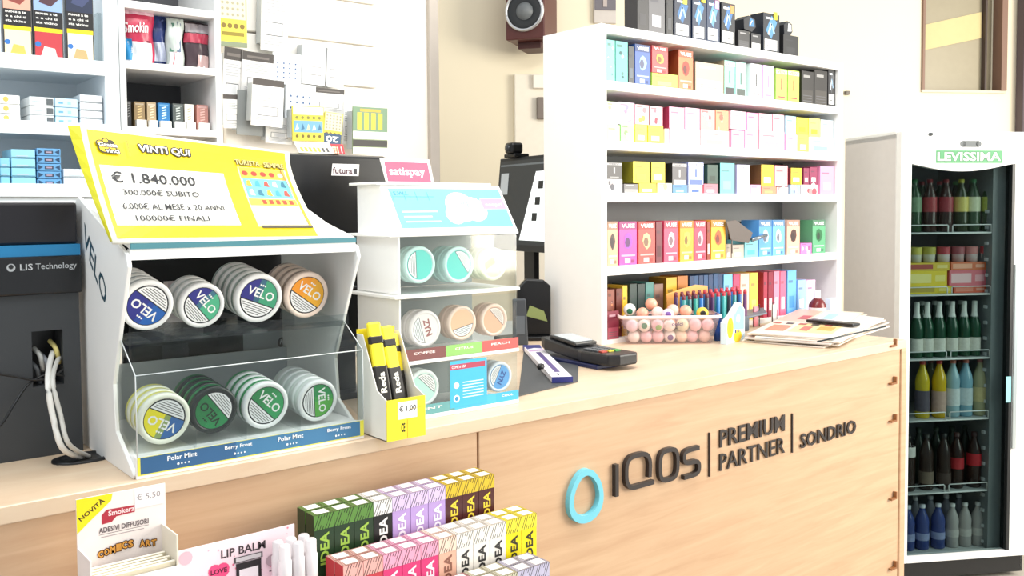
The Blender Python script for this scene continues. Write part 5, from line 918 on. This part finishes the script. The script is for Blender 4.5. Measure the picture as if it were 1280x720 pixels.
for a in [(274, -20, 309, 57, Yc, 'yel', 'yellow card with rows of pale bumps, top left of the scratch cards'), (326, -25, 359, 62, Yc, 'doc', 'tall white card with a box, top of the wall rack'),
          (277, 58, 301, 135, Yc, 'dark', 'narrow white card with dark header at the left edge of the rack'), (301, 63, 340, 118, Yc-.006, 'dark', 'white card with dark header, second in the middle row'), (341, 65, 376, 104, Yc, 'dots', 'pale card with blue squares in the middle row'),
          (377, 50, 406, 104, Yc, 'doc', 'white card with a framed box, right of the upper squares card'), (408, 54, 429, 108, Yc, 'doc', 'narrow white card, rightmost in the middle row'),
          (280, 118, 300, 160, Yc-.012, 'sheet', 'small card with dark header just above the yellow sign, left'), (296, 112, 331, 168, Yc-.014, 'grey', 'grey green plastic backed card behind the front white sheet'), (332, 145, 365, 178, Yc-.02, 'doc', 'grey framed card low in the rack above the yellow sign'),
          (314, 97, 353, 156, Yc-.05, 'sheet', 'white sheet with dark header hanging in front of the others'), (356, 103, 393, 152, Yc-.012, 'dots', 'white card with blue squares, lower middle row'), (392, 109, 430, 140, Yc-.006, 'dark', 'card with broad dark header behind the colourful ones'),
          (366, 132, 405, 176, Yc-.06, 'blue', 'yellow card with a pale blue scratch panel'), (428, 126, 442, 180, Yc-.006, 'doc', 'narrow grey white card beside the green one'), (441, 133, 484, 192, Yc-.05, 'grn', 'green card with yellow columns, rightmost in the rack')]: card(*a, skew=random.uniform(-.04, .06))
t = card(403, 139, 426, 180, Yc-.045, 'yel', 'yellow and blue card with an upside-down number twenty', skew=.08); w_ = .04; x0 = ony(403, 150, Yc-.045).x
p = Print((0, -.0012, 0), (1, 0, 0), (0, 0, 1)); ww = ony(426, 180, Yc-.045).x-x0; p.rect(0, 0, ww, .03, '22486c'); p.text('20', ww*.85, .024, ww*.7, .016, 'f4f4f2', .03, math.pi); p.build('number_print', t)

# ================================================================ DRINKS FRIDGE
fu, fd = V((math.cos(math.radians(-30)), math.sin(math.radians(-30)), 0)), V((math.cos(math.radians(60)), math.sin(math.radians(60)), 0))
F0 = atZ(1123.5, 400, 3.4); F0.z = 0
def onf(px, py, d=0): return onp(px, py, F0+fd*d, fd)
def fx(px, py=400, d=0): return (onf(px, py, d)-F0).dot(fu)
def fz(py, px=1200, d=0): return onf(px, py, d).z
fw_ = fx(1290, 400); ftop = fz(163, 1130); fbot = fz(700, 1150)
fg = thing('drinks_fridge', 'tall white glass-door drinks fridge with a green lettered header, right of the counter', 'fridge', F0, math.radians(-30))
fdp = .40; gxL, gxR = fx(1138, 300), fx(1263, 300); hz1_ = fz(212, 1200); gz0 = fz(692, 1190)
SW = mat('eef0f0', .4); SG = mat('d6d3d2', .45)
MB().box(0, .012, .03, fdp, .02, ftop-.008, SG).build('side_panel', fg, bevel=.003); MB().box(fw_-.012, fw_, .03, fdp, .02, ftop-.008, SG).build('side_panel', fg, bevel=.003)
MB().box(.012, fw_-.012, fdp-.02, fdp, .02, ftop-.01, mat('a9adb0', .5)).build('back_panel', fg); MB().box(0, fw_, .03, fdp, ftop-.03, ftop, SW).build('top_panel', fg, bevel=.003)
MB().box(.0, fw_, .03, fdp-.02, .02, .10, BLK).build('plinth', fg)
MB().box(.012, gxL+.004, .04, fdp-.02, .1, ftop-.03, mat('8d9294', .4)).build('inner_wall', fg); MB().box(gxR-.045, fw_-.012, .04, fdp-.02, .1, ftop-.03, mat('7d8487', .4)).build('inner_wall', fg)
# door
zdb = fz(704, 1135)
dr = MB().box(0, gxL, -.004, .03, zdb, ftop-.004, SW).box(gxR+.012, fw_, -.004, .03, zdb, ftop-.004, SW).box(gxL, gxR+.012, -.004, .03, zdb, gz0, SW).build('door', fg, bevel=.002)
n = 14; pts = [(gxL, ftop-.004), (gxL, hz1_+.022)]+[(gxL+(gxR-gxL)*i/n, hz1_+.022-.028*math.sin(math.pi*i/n)) for i in range(1, n)]+[(gxR+.012, hz1_+.022), (gxR+.012, ftop-.004)]
MB().prism([(a, -.004, b) for a, b in pts], (0, .034, 0), SW).build('header', dr)
MB().box(gxL, gxR, .010, .013, gz0, hz1_+.03, glass('fridge_glass', 'd2dada', .0, 0)).build('glass', dr)
MB().box(gxR, gxR+.012, -.006, .03, gz0, hz1_+.02, mat('1a1c1e', .4)).build('gasket', dr)
MB().box(gxR+.014, gxR+.03, -.012, -.004, fz(560, 1270), fz(330, 1270), mat('c9d2d4', .2, .6)).build('door_handle', dr, bevel=.003)
MB().box(gxR-.012, gxR+.008, -.007, -.006, fz(502, 1268), fz(470, 1268), mat('8fdce0', .4)).build('cyan_sticker', dr)
p = Print((0, -.0044, 0), (1, 0, 0), (0, 0, 1)); a, b = fx(1169, 196), fx(1252, 196); z0, z1 = fz(204), fz(188)
p.rect(a, z0, b, z1, '2f8a50'); p.otext('LEVISSIMA', a+.006, z0+.008, b-a-.012, z1-z0-.014, 'd6e8d8', '1c6a38', .0018, .03); p.line(fx(1140, 175), fz(175, 1140), fx(1285, 175), fz(175, 1285), .0015, '9fb0b8'); p.k += 1
a, b = fx(1199, 180), fx(1226, 180); z0, z1 = fz(184, 1212), fz(176, 1212); r_ = (z1-z0)/2; p.rect(a+r_, z0, b-r_, z1, '4a5256', True); p.disc(a+r_, z0+r_, r_, '4a5256', 12); p.k -= 1; p.disc(b-r_, z0+r_, r_, '4a5256', 12); p.build('header_print', dr)
o = MB().lathe([(0, -.012), (.006, -.010), (.007, 0)], mat('5a5e60'), 12, 'y').build('lock_button', dr, (fx(1162, 165), -.004, fz(168, 1162)))
# shelves with front rails
shz = [fz(290, 1200, .05), fz(367, 1200, .05), fz(447, 1200, .05), fz(523, 1200, .05), fz(613, 1200, .05), fz(692, 1195, .05)]
wire = mat('f0f2f2', .3); sx0, sx1 = gxL+.004, gxR-.045
for i, z in enumerate(shz):
    zz0 = max(z, .11)
    MB().box(sx0, sx1, .05, fdp-.03, zz0-.006, zz0, mat('c6caca', .4)).build('shelf', fg)
    if i < 5:
        mid = (sx0+sx1)/2+.012
        for a, b in ((sx0, mid-.012), (mid+.006, sx1)):
            MB().tube([(a, .046, zz0-.003), (a, .046, zz0+.024), (a+.003, .046, zz0+.027), (b-.003, .046, zz0+.027), (b, .046, zz0+.024), (b, .046, zz0-.003)], .0022, wire, 6).build('wire_rail', fg)
        MB().tube([(sx0-.002, .046, zz0-.004), (sx1+.02, .046, zz0-.004)], .003, wire, 6).build('front_wire', fg)
for i in range(22):
    z = shz[5]+.03+i*(shz[0]+.1-shz[5])/22; MB().box(gxR-.052, gxR-.045, .06, .075, z, z+.012, mat('d2d6d8', .4)).build('shelf_notch', fg)
MF = Mx.Translation(F0) @ Mx.Rotation(math.radians(-30), 4, 'Z')
BP = {'pet': [(0, 0), (.86, 0), (1, .03), (.96, .2), (1, .4), (.94, .5), (1, .62), (.85, .72), (.42, .87), (.36, .90), (.36, .93)], 'glass': [(0, 0), (.95, 0), (1, .02), (1, .52), (.9, .6), (.5, .74), (.38, .82), (.36, .95)], 'cup': [(0, 0), (.88, 0), (1, .9), (1, .95)]}
proto = {}
def bottle(px, z0, r, h, kind, body, cap, lab, labz, label, grp, d=.10, neck=None, gl=True):
    x = fx(px, 400, d); key = (r, h, kind, body, cap, lab, labz, neck); loc = MF @ V((x, d, 0)); loc.z = max(z0, .11)+.0004
    nm = 'drink_cup' if kind == 'cup' else 'drink_bottle'
    if key in proto:
        t = copy_tree(proto[key]); t.location = loc; t['label'] = label; return t
    t = thing(nm, label, 'cup' if kind == 'cup' else 'bottle', loc, math.radians(-30), grp); P_ = [(a*r, b*h) for a, b in BP[kind]]
    m_ = mat(body, .15, var=.1); MB().lathe(P_, m_, 14).build('body', t)
    if cap: MB().lathe([(P_[-1][0]*1.15, h*.925), (P_[-1][0]*1.15, h*.995), (0, h)], mat(cap, .4), 12).build('cap', t)
    if lab: MB().lathe([(r*1.012, h*labz[0]), (r*1.012, h*labz[1])], mat(lab, .5, var=.25, scale=90), 14, caps=False).build('label', t)
    if neck: MB().lathe([(r*.62, h*.69), (r*.42, h*.80), (r*.40, h*.90), (r*.40, h*.97), (0, h*.975)], mat(neck, .5), 12).build('neck_foil', t)
    proto[key] = t; KIDS[t.name] = [c for c in t.children] or [o for o in D.objects if o.parent == t]; return t
gr = ['drinks on fridge shelf %s' % w_ for w_ in ('one', 'two', 'three', 'four', 'five', 'six')]
hz = lambda i: shz[i]
H1 = fz(224, 1200, .1)-shz[0]
for i, (px, b, c, l, lb) in enumerate(((1141, '2a4a30', '2a6a3c', '7a9a78', 'green bottle half hidden at the left, top fridge shelf'), (1160, '3a2420', '8a2630', 'a83a40', 'dark bottle with red label, second on top fridge shelf'), (1180, '3a2420', '8a2630', 'a23640', 'dark bottle with red label, third on top fridge shelf'), (1199, '2f3a22', 'b8b83a', 'e0cf70', 'bottle with yellow cap and cream yellow label, top shelf'), (1214, '2f4a32', '2f7a4a', 'dfe3c0', 'green capped bottle with white and yellow label, top shelf'), (1233, '2a4a30', '2f7a44', 'b8c050', 'green bottle with yellow green label, top fridge shelf'), (1250, '3a2a24', '3a6a3c', 'a8604a', 'dark bottle with red and green label, rightmost top shelf'))):
    bottle(px, hz(0), .026, H1, 'pet', b, c, l, (.38, .66), lb, gr[0], .09)
for i, px in enumerate((1150, 1172, 1192, 1212, 1230)): bottle(px, hz(0), .025, H1*.97, 'pet', '2a3a2c', ('8a2a34', '9a2c36', '4a8a4c', '3a7a4a', '6a8a44')[i], None, None, 'dark bottle in the back row of top fridge shelf, '+nth(i, 5), gr[0], .16)
# cups and cartons on second shelf
def tray(px0, px1, py0, py1, c, lb, c2, d=.07, dp=.12, zb=None):
    x0, x1 = max(fx(px0, 400, d), sx0), min(fx(px1, 400, d), sx1-.002); z0 = fz(py1, 1190, d) if zb is None else zb; z1 = fz(py0, 1190, d); w = x1-x0; h = z1-z0; loc = MF @ V((x0, d, 0)); loc.z = z0
    t = thing('drink_carton', lb, 'carton', loc, math.radians(-30), gr[1]); MB().box(0, w, 0, dp, 0, h, mat(c, .45)).build('box', t)
    p = Print((0, -.0003, 0), (1, 0, 0), (0, 0, 1)); p.rect(w*.05, h*.2, w*.6, h*.8, c2); p.rect(w*.7, h*.3, w*.95, h*.7, mixh(c, 'ffffff', .4)); p.build('print', t); return z1
z = hz(1)+.0005
za = tray(1134, 1190, 357, 0, 'e2c81c', 'yellow carton at the bottom left of second fridge shelf', 'b8a030', zb=z); zb2 = tray(1192, 1244, 358, 0, 'dc5c3a', 'orange red carton at the bottom right of second shelf', 'e88a70', zb=z)
zc2 = tray(1134, 1183, 338, 0, 'e8cc1a', 'yellow multipack in the middle left of second fridge shelf', 'f0e28a', zb=za+.0005); zd2 = tray(1186, 1241, 338, 0, 'dc6a78', 'pinkish red multipack in the middle right of second shelf', 'f0c4c8', zb=zb2+.0005)
ze = tray(1134, 1186, 328, 0, 'd8b820', 'flat yellow tray under the white cups', 'a83a2c', zb=zc2+.0005); zf = tray(1188, 1246, 328, 0, 'd86a3c', 'flat orange tray under the red cups', 'f0a888', zb=zd2+.0005)
for i, (px, b, l) in enumerate(((1143, 'dfe0d0', 'c8c050'), (1160, 'e2e2d4', 'b8b048'), (1178, 'e6dcdc', 'b83a44'), (1196, 'd0b8b8', 'a05058'), (1213, 'e8dada', 'd88a88'), (1232, 'e8d8d8', 'd03c44'))):
    zb_0 = (ze if px < 1187 else zf)+.0005; bottle(px, zb_0, .024, fz(308, 1190, .1)-zb_0, 'cup', b, None, l, (.5, .98), '%s cup on the second fridge shelf, %s' % (['yellow and white', 'yellow and cream', 'red and white', 'dull red', 'pale red', 'bright red'][i], nth(i, 6)), gr[1], .10)
H3 = fz(376, 1190, .1)-hz(2)
for i, px in enumerate((1146, 1159, 1174, 1190, 1205, 1218, 1237)): bottle(px, hz(2), .0235, H3, 'glass', '1f4a34', 'dfe2de', 'e6e4da', (.10, .34), 'green glass bottle with white neck and label, %s on third shelf' % nth(i, 7), gr[2], .09, neck='eceeea')
for i, px in enumerate((1152, 1168, 1184, 1200, 1215, 1232, 1246)): bottle(px, hz(2), .0235, H3*.97, 'glass', '18382a', 'b8bcb8', None, None, 'green glass bottle in the back row of third shelf, '+nth(i, 7), gr[2], .17)
H4 = fz(448, 1190, .1)-hz(3)
for i, (px, b, c, l, lz, lb) in enumerate(((1154, 'd0b82a', 'b83a34', '5a5260', (.12, .48), 'yellow topped bottle with red cap and grey label, left of fourth shelf'), (1175, 'd8b41c', 'b43030', 'c9a89a', (.10, .46), 'golden bottle with red cap and pale label, fourth fridge shelf'), (1192, '9cc0cc', 'c87a6a', 'dfe8ea', (.2, .5), 'pale blue water bottle with coral cap, fourth shelf'), (1208, '86b4c8', 'c87264', 'd0e0e6', (.2, .5), 'blue tinted water bottle with coral cap, fourth shelf'), (1226, 'b4b08a', 'a86a6a', 'd8c890', (.25, .5), 'pale olive bottle with dull pink cap, fourth fridge shelf'), (1246, 'a8a074', 'b02c34', 'b8a060', (.3, .5), 'brownish bottle with red cap, rightmost on fourth shelf'))): bottle(px, hz(3), .0265, H4, 'pet', b, c, l, lz, lb, gr[3], .09)
for i, px in enumerate((1164, 1200, 1236)): bottle(px, hz(3), .026, H4*.95, 'pet', '6a6a50', '8a4040', None, None, 'dim bottle in the back row of fourth shelf, '+('left', 'middle', 'right')[i], gr[3], .17)
H5 = fz(540, 1190, .1)-hz(4)
for i, (px, b, c, l, lz, lb) in enumerate(((1137, '2c1c18', '1c1c1c', 'e6e2dc', (.62, .80), 'dark bottle with white neck label at the left of fifth shelf'), (1160, '30211c', '20201e', '7a6a5c', (.12, .34), 'dark brown bottle with round emblem, second on fifth shelf'), (1182, '2c1e1a', '202020', '4a3a34', (.1, .3), 'plain dark bottle in the middle of fifth shelf'), (1198, '2a1612', '3a1a1a', 'b8202c', (.36, .56), 'cola-coloured bottle with red label, fourth on fifth shelf'), (1220, '2a1612', '3a1a1a', 'c2202e', (.40, .62), 'cola-coloured bottle with red label, rightmost on fifth shelf'))): bottle(px, hz(4), .027, H5, 'pet', b, c, l, lz, lb, gr[4], .09)
for i, px in enumerate((1150, 1172, 1192, 1208, 1234)): bottle(px, hz(4), .026, H5*1.02, 'pet', '1c2a1e', '2a3a2c', None, None, 'dark green bottle in the back row of fifth shelf, '+nth(i, 5), gr[4], .17)
H6 = fz(627, 1190, .1)-max(hz(5), .11)
for i, px in enumerate((1138, 1156, 1176)): bottle(px, hz(5), .026, H6, 'pet', '3c4c8c', 'dde0ea', '9aa4d0', (.22, .38), 'blue water bottle with pale label, %s on the lowest shelf' % nth(i, 3) if i < 2 else 'blue water bottle with pale label, beside the clear ones', gr[5], .09)
for i, px in enumerate((1194, 1210, 1226, 1243)): bottle(px, hz(5), .024, H6*.98, 'pet', 'b4b0ae', 'e9e9e9', 'cfcac6', (.25, .42), 'clear water bottle, %s of the clear ones on lowest shelf' % nth(i, 4), gr[5], .09)
for i, px in enumerate((1147, 1166, 1186, 1202, 1218, 1234)): bottle(px, hz(5), .024, H6*1.02, 'pet', '8c8c98', 'dcdcde', None, None, 'clear bottle in the back row of lowest shelf, '+nth(i, 6), gr[5], .17)
# ================================================================ DISPLAYS IN FRONT OF THE COUNTER
# low stand that carries them (below the frame)
TZ = .7605
def boxat(px0, px1, py, Y): return ony(px0, py, Y).x, ony(px1, py, Y).x
# sticker display
Yn = 1.20; a, b = ony(95, 625, Yn), ony(206.5, 605, Yn); w_ = b.x-a.x; hN = a.z-TZ
nv = thing('sticker_display', 'small white card display with a yellow corner flash and comic lettering', 'display', (a.x, Yn, TZ))
cN = mat('f1e6e2', .5); MB().box(0, w_, 0, .0025, .0, hN, cN).build('back_card', nv)
zb_f = ony(150, 712, Yn-.05).z-TZ
MB().box(0, .002, -.055, 0, 0, zb_f+.02, cN).build('side_flap', nv); MB().box(w_-.006, w_-.004, -.055, 0, 0, zb_f+.028, mat('e4dccb', .5)).build('side_flap', nv); MB().box(0, w_-.004, -.057, -.055, 0, zb_f-.01, cN).build('front_flap', nv)
p = Print((0, -.0002, 0), (1, 0, 0), (0, 0, 1)); H = hN
pxw = w_/111.
yy = lambda py: H-(py-625+ .0)*pxw*1.0
p.poly([(0, H), (44*pxw, H), (42*pxw, H-9*pxw), (30*pxw, H-19*pxw), (14*pxw, H-32*pxw), (0, H-44*pxw)], 'f0dc14')
p.text('NOVIT\u00c0', 5*pxw, H-29*pxw, 36*pxw, 7.5*pxw, '4a3408', .03, .60)
p.poly([(30*pxw, H-26*pxw), (36*pxw, H-20*pxw), (71*pxw, H-21*pxw), (71*pxw, H-30*pxw), (48*pxw, H-31*pxw), (42*pxw, H-37*pxw), (30*pxw, H-38*pxw)], 'b02a3c')
p.text('Smokerz', 38*pxw, H-29*pxw, 33*pxw, 7*pxw, 'f2d8d8', .03, .02); p.rect(71*pxw, H-26*pxw, 108*pxw, H-2*pxw, 'f6eeec'); p.text('\u20ac 5,50', 74*pxw, H-17*pxw, 30*pxw, 9*pxw, '8a8488', 0)
p.text('ADESIVI DIFFUSORI', 26*pxw, H-49*pxw, 62*pxw, 7*pxw, '5a4c50', .02); p.line(26*pxw, H-51*pxw, 88*pxw, H-51*pxw, .0006, '6a5c60')
p.rect(28*pxw, H-55*pxw, 82*pxw, H-54*pxw, 'a89a9c')
for i, ch in enumerate('COMICS ART'):
    if ch != ' ': p.otext(ch, (24+i*7.4)*pxw, H-(75-abs(i-4.5)*-.7+abs(4.5-i)*.5)*pxw, 6.6*pxw, (10-abs(i-4)*.3)*pxw, 'd8963c', '6a3428', .0009, .05)
p.build('print', nv)
# a few white sachets in it
for i in range(5):
    x = a.x+.006+(w_-.03)*(.15*i); z1 = ony(120+i*14, 700-i*3.5, Yn-.03).z; t = thing('white_sachet', '%s cream white sachet in the small card display' % ['frontmost', 'second', 'third', 'fourth', 'rearmost'][i], 'sachet', (a.x+w_*.5, Yn-.050+i*.009, TZ), 0, 'sachets in the card display')
    hz_ = ony(152, 716-i*3.5, Yn-.05+i*.009).z-TZ; MB().box(-w_*.44, w_*.44-.006*(i % 2), 0, .004, 0, hz_, mat('f4efe0', .5)).build('sachet', t, bevel=.001); MB().box(-w_*.44, w_*.44-.006*(i % 2), -.0004, 0, hz_-.006, hz_-.001, mat('e6dcc0', .5)).build('seal', t)
# lip balm card
Yl = 1.185; a, b = ony(221, 690, Yl), ony(368, 655, Yl); w_ = b.x-a.x; hL = (a.z+b.z)/2-TZ
lbm = thing('lip_balm_display', 'pink card display with dark lettering and a drawn jar, beside the slim boxes', 'display', (a.x, Yl, TZ)); MB().box(0, w_, 0, .0025, 0, hL, mat('f4dde4', .5)).build('back_card', lbm); MB().box(0, w_, -.06, -.001, 0, hL-.075, mat('f0d0dc', .5)).build('tray', lbm)
p = Print((0, -.0002, 0), (1, 0, 0), (0, 0, 1)); q = w_/147.
for i in range(26): r_ = random.Random(i); p.disc(r_.uniform(.03, .97)*w_, hL-r_.uniform(2, 55)*q, r_.uniform(.6, 1.6)*q, ('e8889c', 'f4b4c4', 'd86a88')[i % 3], 7); p.k -= 1
p.k += 1; p.disc(10*q, hL-10*q, 8*q, 'f4b8c6', 12); p.text('LIP BALM', 52*q, hL-21*q, 56*q, 10*q, '3a3236', .02)
p.disc(44*q, hL-34*q, 8*q, 'e84a80', 12); p.disc(54*q, hL-34*q, 8*q, 'e84a80', 12); p.poly([(36*q, hL-38*q), (62*q, hL-38*q), (49*q, hL-52*q)], 'e84a80'); p.text('LOVE', 39*q, hL-38*q, 20*q, 6*q, '5a1030', .03)
p.rect(68*q, hL-31*q, 104*q, hL-24*q, '4a4648'); p.rect(70*q, hL-30*q, 102*q, hL-25*q, 'd4d2d2'); p.rect(70*q, hL-60*q, 102*q, hL-32*q, '1e1c1e'); p.rect(74*q, hL-60*q, 98*q, hL-40*q, 'f0eeee'); p.disc(115*q, hL-38*q, 7*q, 'b8a4ac', 12); p.rect(112*q, hL-52*q, 140*q, hL-50*q, '8a7880'); p.build('print', lbm)
for i in range(6):
    t = MB().lathe([(0, 0), (.009, 0), (.009, .045), (.0075, .047), (.0075, .064), (.006, .066), (0, .067)], mat(('e6dfe0', 'd8d2d4')[i % 2], .3), 12).build('lip_balm_stick', None, (a.x+w_*.78+(i % 3)*.019, Yl-.045+(i//3)*.021, TZ+hL-.0745)); tag(t, ('front' if i < 3 else 'rear')+' row lip balm stick, '+('left', 'middle', 'right')[i % 3]+', on the pink display tray', 'lip balm', 'lip balm sticks')
# slim perfume boxes in tiers
pb = {}
def slim(x, w, Y, d, z1, z0, col, band, tc, label, grp, txt='IDEA'):
    key = (round(w, 4), round(z1-z0, 3), col)
    if key in pb: t = copy_tree(pb[key]); t.location = (x, Y, z0); t['label'] = label; t['group'] = grp; return t
    h = z1-z0; t = thing('slim_box', label, 'box', (x, Y, z0), 0, grp); w -= .0006
    ctn = MB().box(0, w, 0, d-.0006, 0, h, mat(col, .35)).build('carton', t, bevel=.0005, seg=1)
    p = Print((0, -.0002, 0), (1, 0, 0), (0, 0, 1)); p.rect(0, h-.022, w, h, band); [p.line(w*(.0+.14*i), h-.022, w*(.28+.14*i), h, .0012, mixh(band, '000000', .75), ) for i in range(6)]; p.k += 1; p.disc(w/2, h-.011, w*.2, band, 8)
    p.text(txt, w*.74, h-.075, .048, w*.45, tc, .03, math.pi/2); p.build('front_print', ctn)
    p = Print((0, 0, h+.0002), (1, 0, 0), (0, 1, 0)); p.rect(0, 0, w, d-.001, mixh(band, '2a1a10', .35)); [p.line(w*.1*i, .001, w*.1*i+w*.1, d-.002, .0008, band) for i in (0, 1, 8)]; p.k += 1; p.rect(w*.22, d*.15, w*.85, d*.85, 'f4f1ec'); p.build('top_print', ctn)
    pb[key] = t; KIDS[t.name] = [c for c in D.objects if c.parent == t]; return t
Y1 = 1.21; xs0, xs1 = ony(392, 646, Y1).x, ony(618, 592, Y1).x; wB_ = (xs1-xs0)/10; dB = .026; z1 = (ony(392, 646, Y1).z+ony(618, 592, Y1).z)/2
G1, G2, G3 = 'slim boxes in the rear tier', 'slim boxes in the middle tier', 'slim boxes in the front tier'
hB = z1-TZ-.06
bs1 = thing('riser_rack', 'black stepped rack holding the slim boxes in front of the counter', 'rack', (xs0-.006, .96, TZ)); rl = xs1-xs0+.012+.055
MB().box(0, xs1-xs0+.012, Y1-.96-.003, Y1-.96+.06, 0, .059, BLK).build('rear_step', bs1, bevel=.001)
c1 = [('1f3a22', '5a8a3c', '9ac04a', 'dark green')]*3+[('161a18', 'e6e6e2', 'f0f0ec', 'black and white striped')]+[('b79ad4', 'd8c4ea', 'f2ecf8', 'lilac')]*3+[('4a1a1c', 'd8b82a', 'e8cc3a', 'maroon and gold')]*3
for j in range(2):
    for i, (c, b_, tcx, nm) in enumerate(c1): slim(xs0+i*wB_, wB_, Y1+j*.028, dB, z1, TZ+.0592, c, b_, tcx, '%s slim box, %s in the %s row, rear tier' % (nm, nth(i, 10), ('front', 'back')[j]), G1)
Y2 = 1.145; xe = ony(671, 641, Y2).x; z2 = ony(671, 641, Y2).z; n2 = 11; wS = wB_*.98; x2 = xe-n2*wS
MB().box(x2-xs0+.006-.002, xe-xs0+.008, Y2-.96-.002, Y2-.96+.056, 0, .0, BLK).build('x', bs1) if 0 else None
MB().box(max(0, x2-xs0+.004), xe-xs0+.008, Y2-.96-.002, Y2-.96+.056, 0, .029, BLK).build('middle_step', bs1, bevel=.001)
c2_ = [('c8404c', 'e8b0a8', 'f6ece8', 'coral red')]*2+[('d83a78', 'f0a8c4', 'f8e8f0', 'pink')]*3+[('e8b49c', 'f4d8c4', '8a5a4a', 'peach')]*1+[('eee8e0', 'f0ece4', '2c2a2a', 'white and black')]*3+[('f0dc14', 'f2e23a', '2c2a10', 'bright yellow')]*2
for j in range(2):
    for i, (c, b_, tcx, nm) in enumerate(c2_): slim(x2+i*wS, wS, Y2+j*.027, dB, z2, TZ+.0292, c, b_, tcx, '%s slim box, %s in the %s row, middle tier' % (nm, nth(i, 11), ('front', 'back')[j]), G2)
Y3 = 1.08; xe3 = ony(687, 702, Y3).x; z3 = ony(687, 702, Y3).z; n3 = 11; x3 = xe3-n3*wS; tw_ = xe3-.15+.016
st = thing('low_table', 'plain white low table in front of the counter carrying the small displays', 'table', (.15, .93, 0)); MB().box(0, tw_, 0, .34, .735, .76, WHITE).build('table_top', st, bevel=.003)
for x_ in (.03, tw_-.07):
    for y_ in (.02, .28): MB().box(x_, x_+.04, y_, y_+.04, 0, .735, WHITE).build('leg', st)
z3l = ony(540, 700, Y3).z
MB().box(max(0, x3-xs0+.004), xe3-xs0+.008, Y3-.96-.002, Y3-.96+.056, 0, .010, BLK).build('front_step', bs1, bevel=.001)
c3 = [('9a6a50', 'e6dcd0', 'f2ece4', 'white-topped brown')]*1+[('a81c30', 'c86a78', 'f4d8dc', 'deep red')]*3+[('c01834', 'd85a6c', 'f6dce0', 'crimson')]+[('7a2a7a', 'b06ab0', 'ecd0ec', 'purple')]+[('9a4a5a', 'c88a8c', 'f0d8d4', 'mauve')]+[('8a8268', 'c8c4a8', 'f0ecdc', 'olive grey')]*2+[('54506c', 'b8b4cc', 'eceaf4', 'grey violet')]*2
for j in range(2):
    for i, (c, b_, tcx, nm) in enumerate(c3): slim(x3+i*wS, wS, Y3+j*.027, dB, z3, TZ+.0102, c, b_, tcx, '%s slim box, %s in the %s row, front tier' % (nm, nth(i, 11), ('front', 'back')[j]), G3)
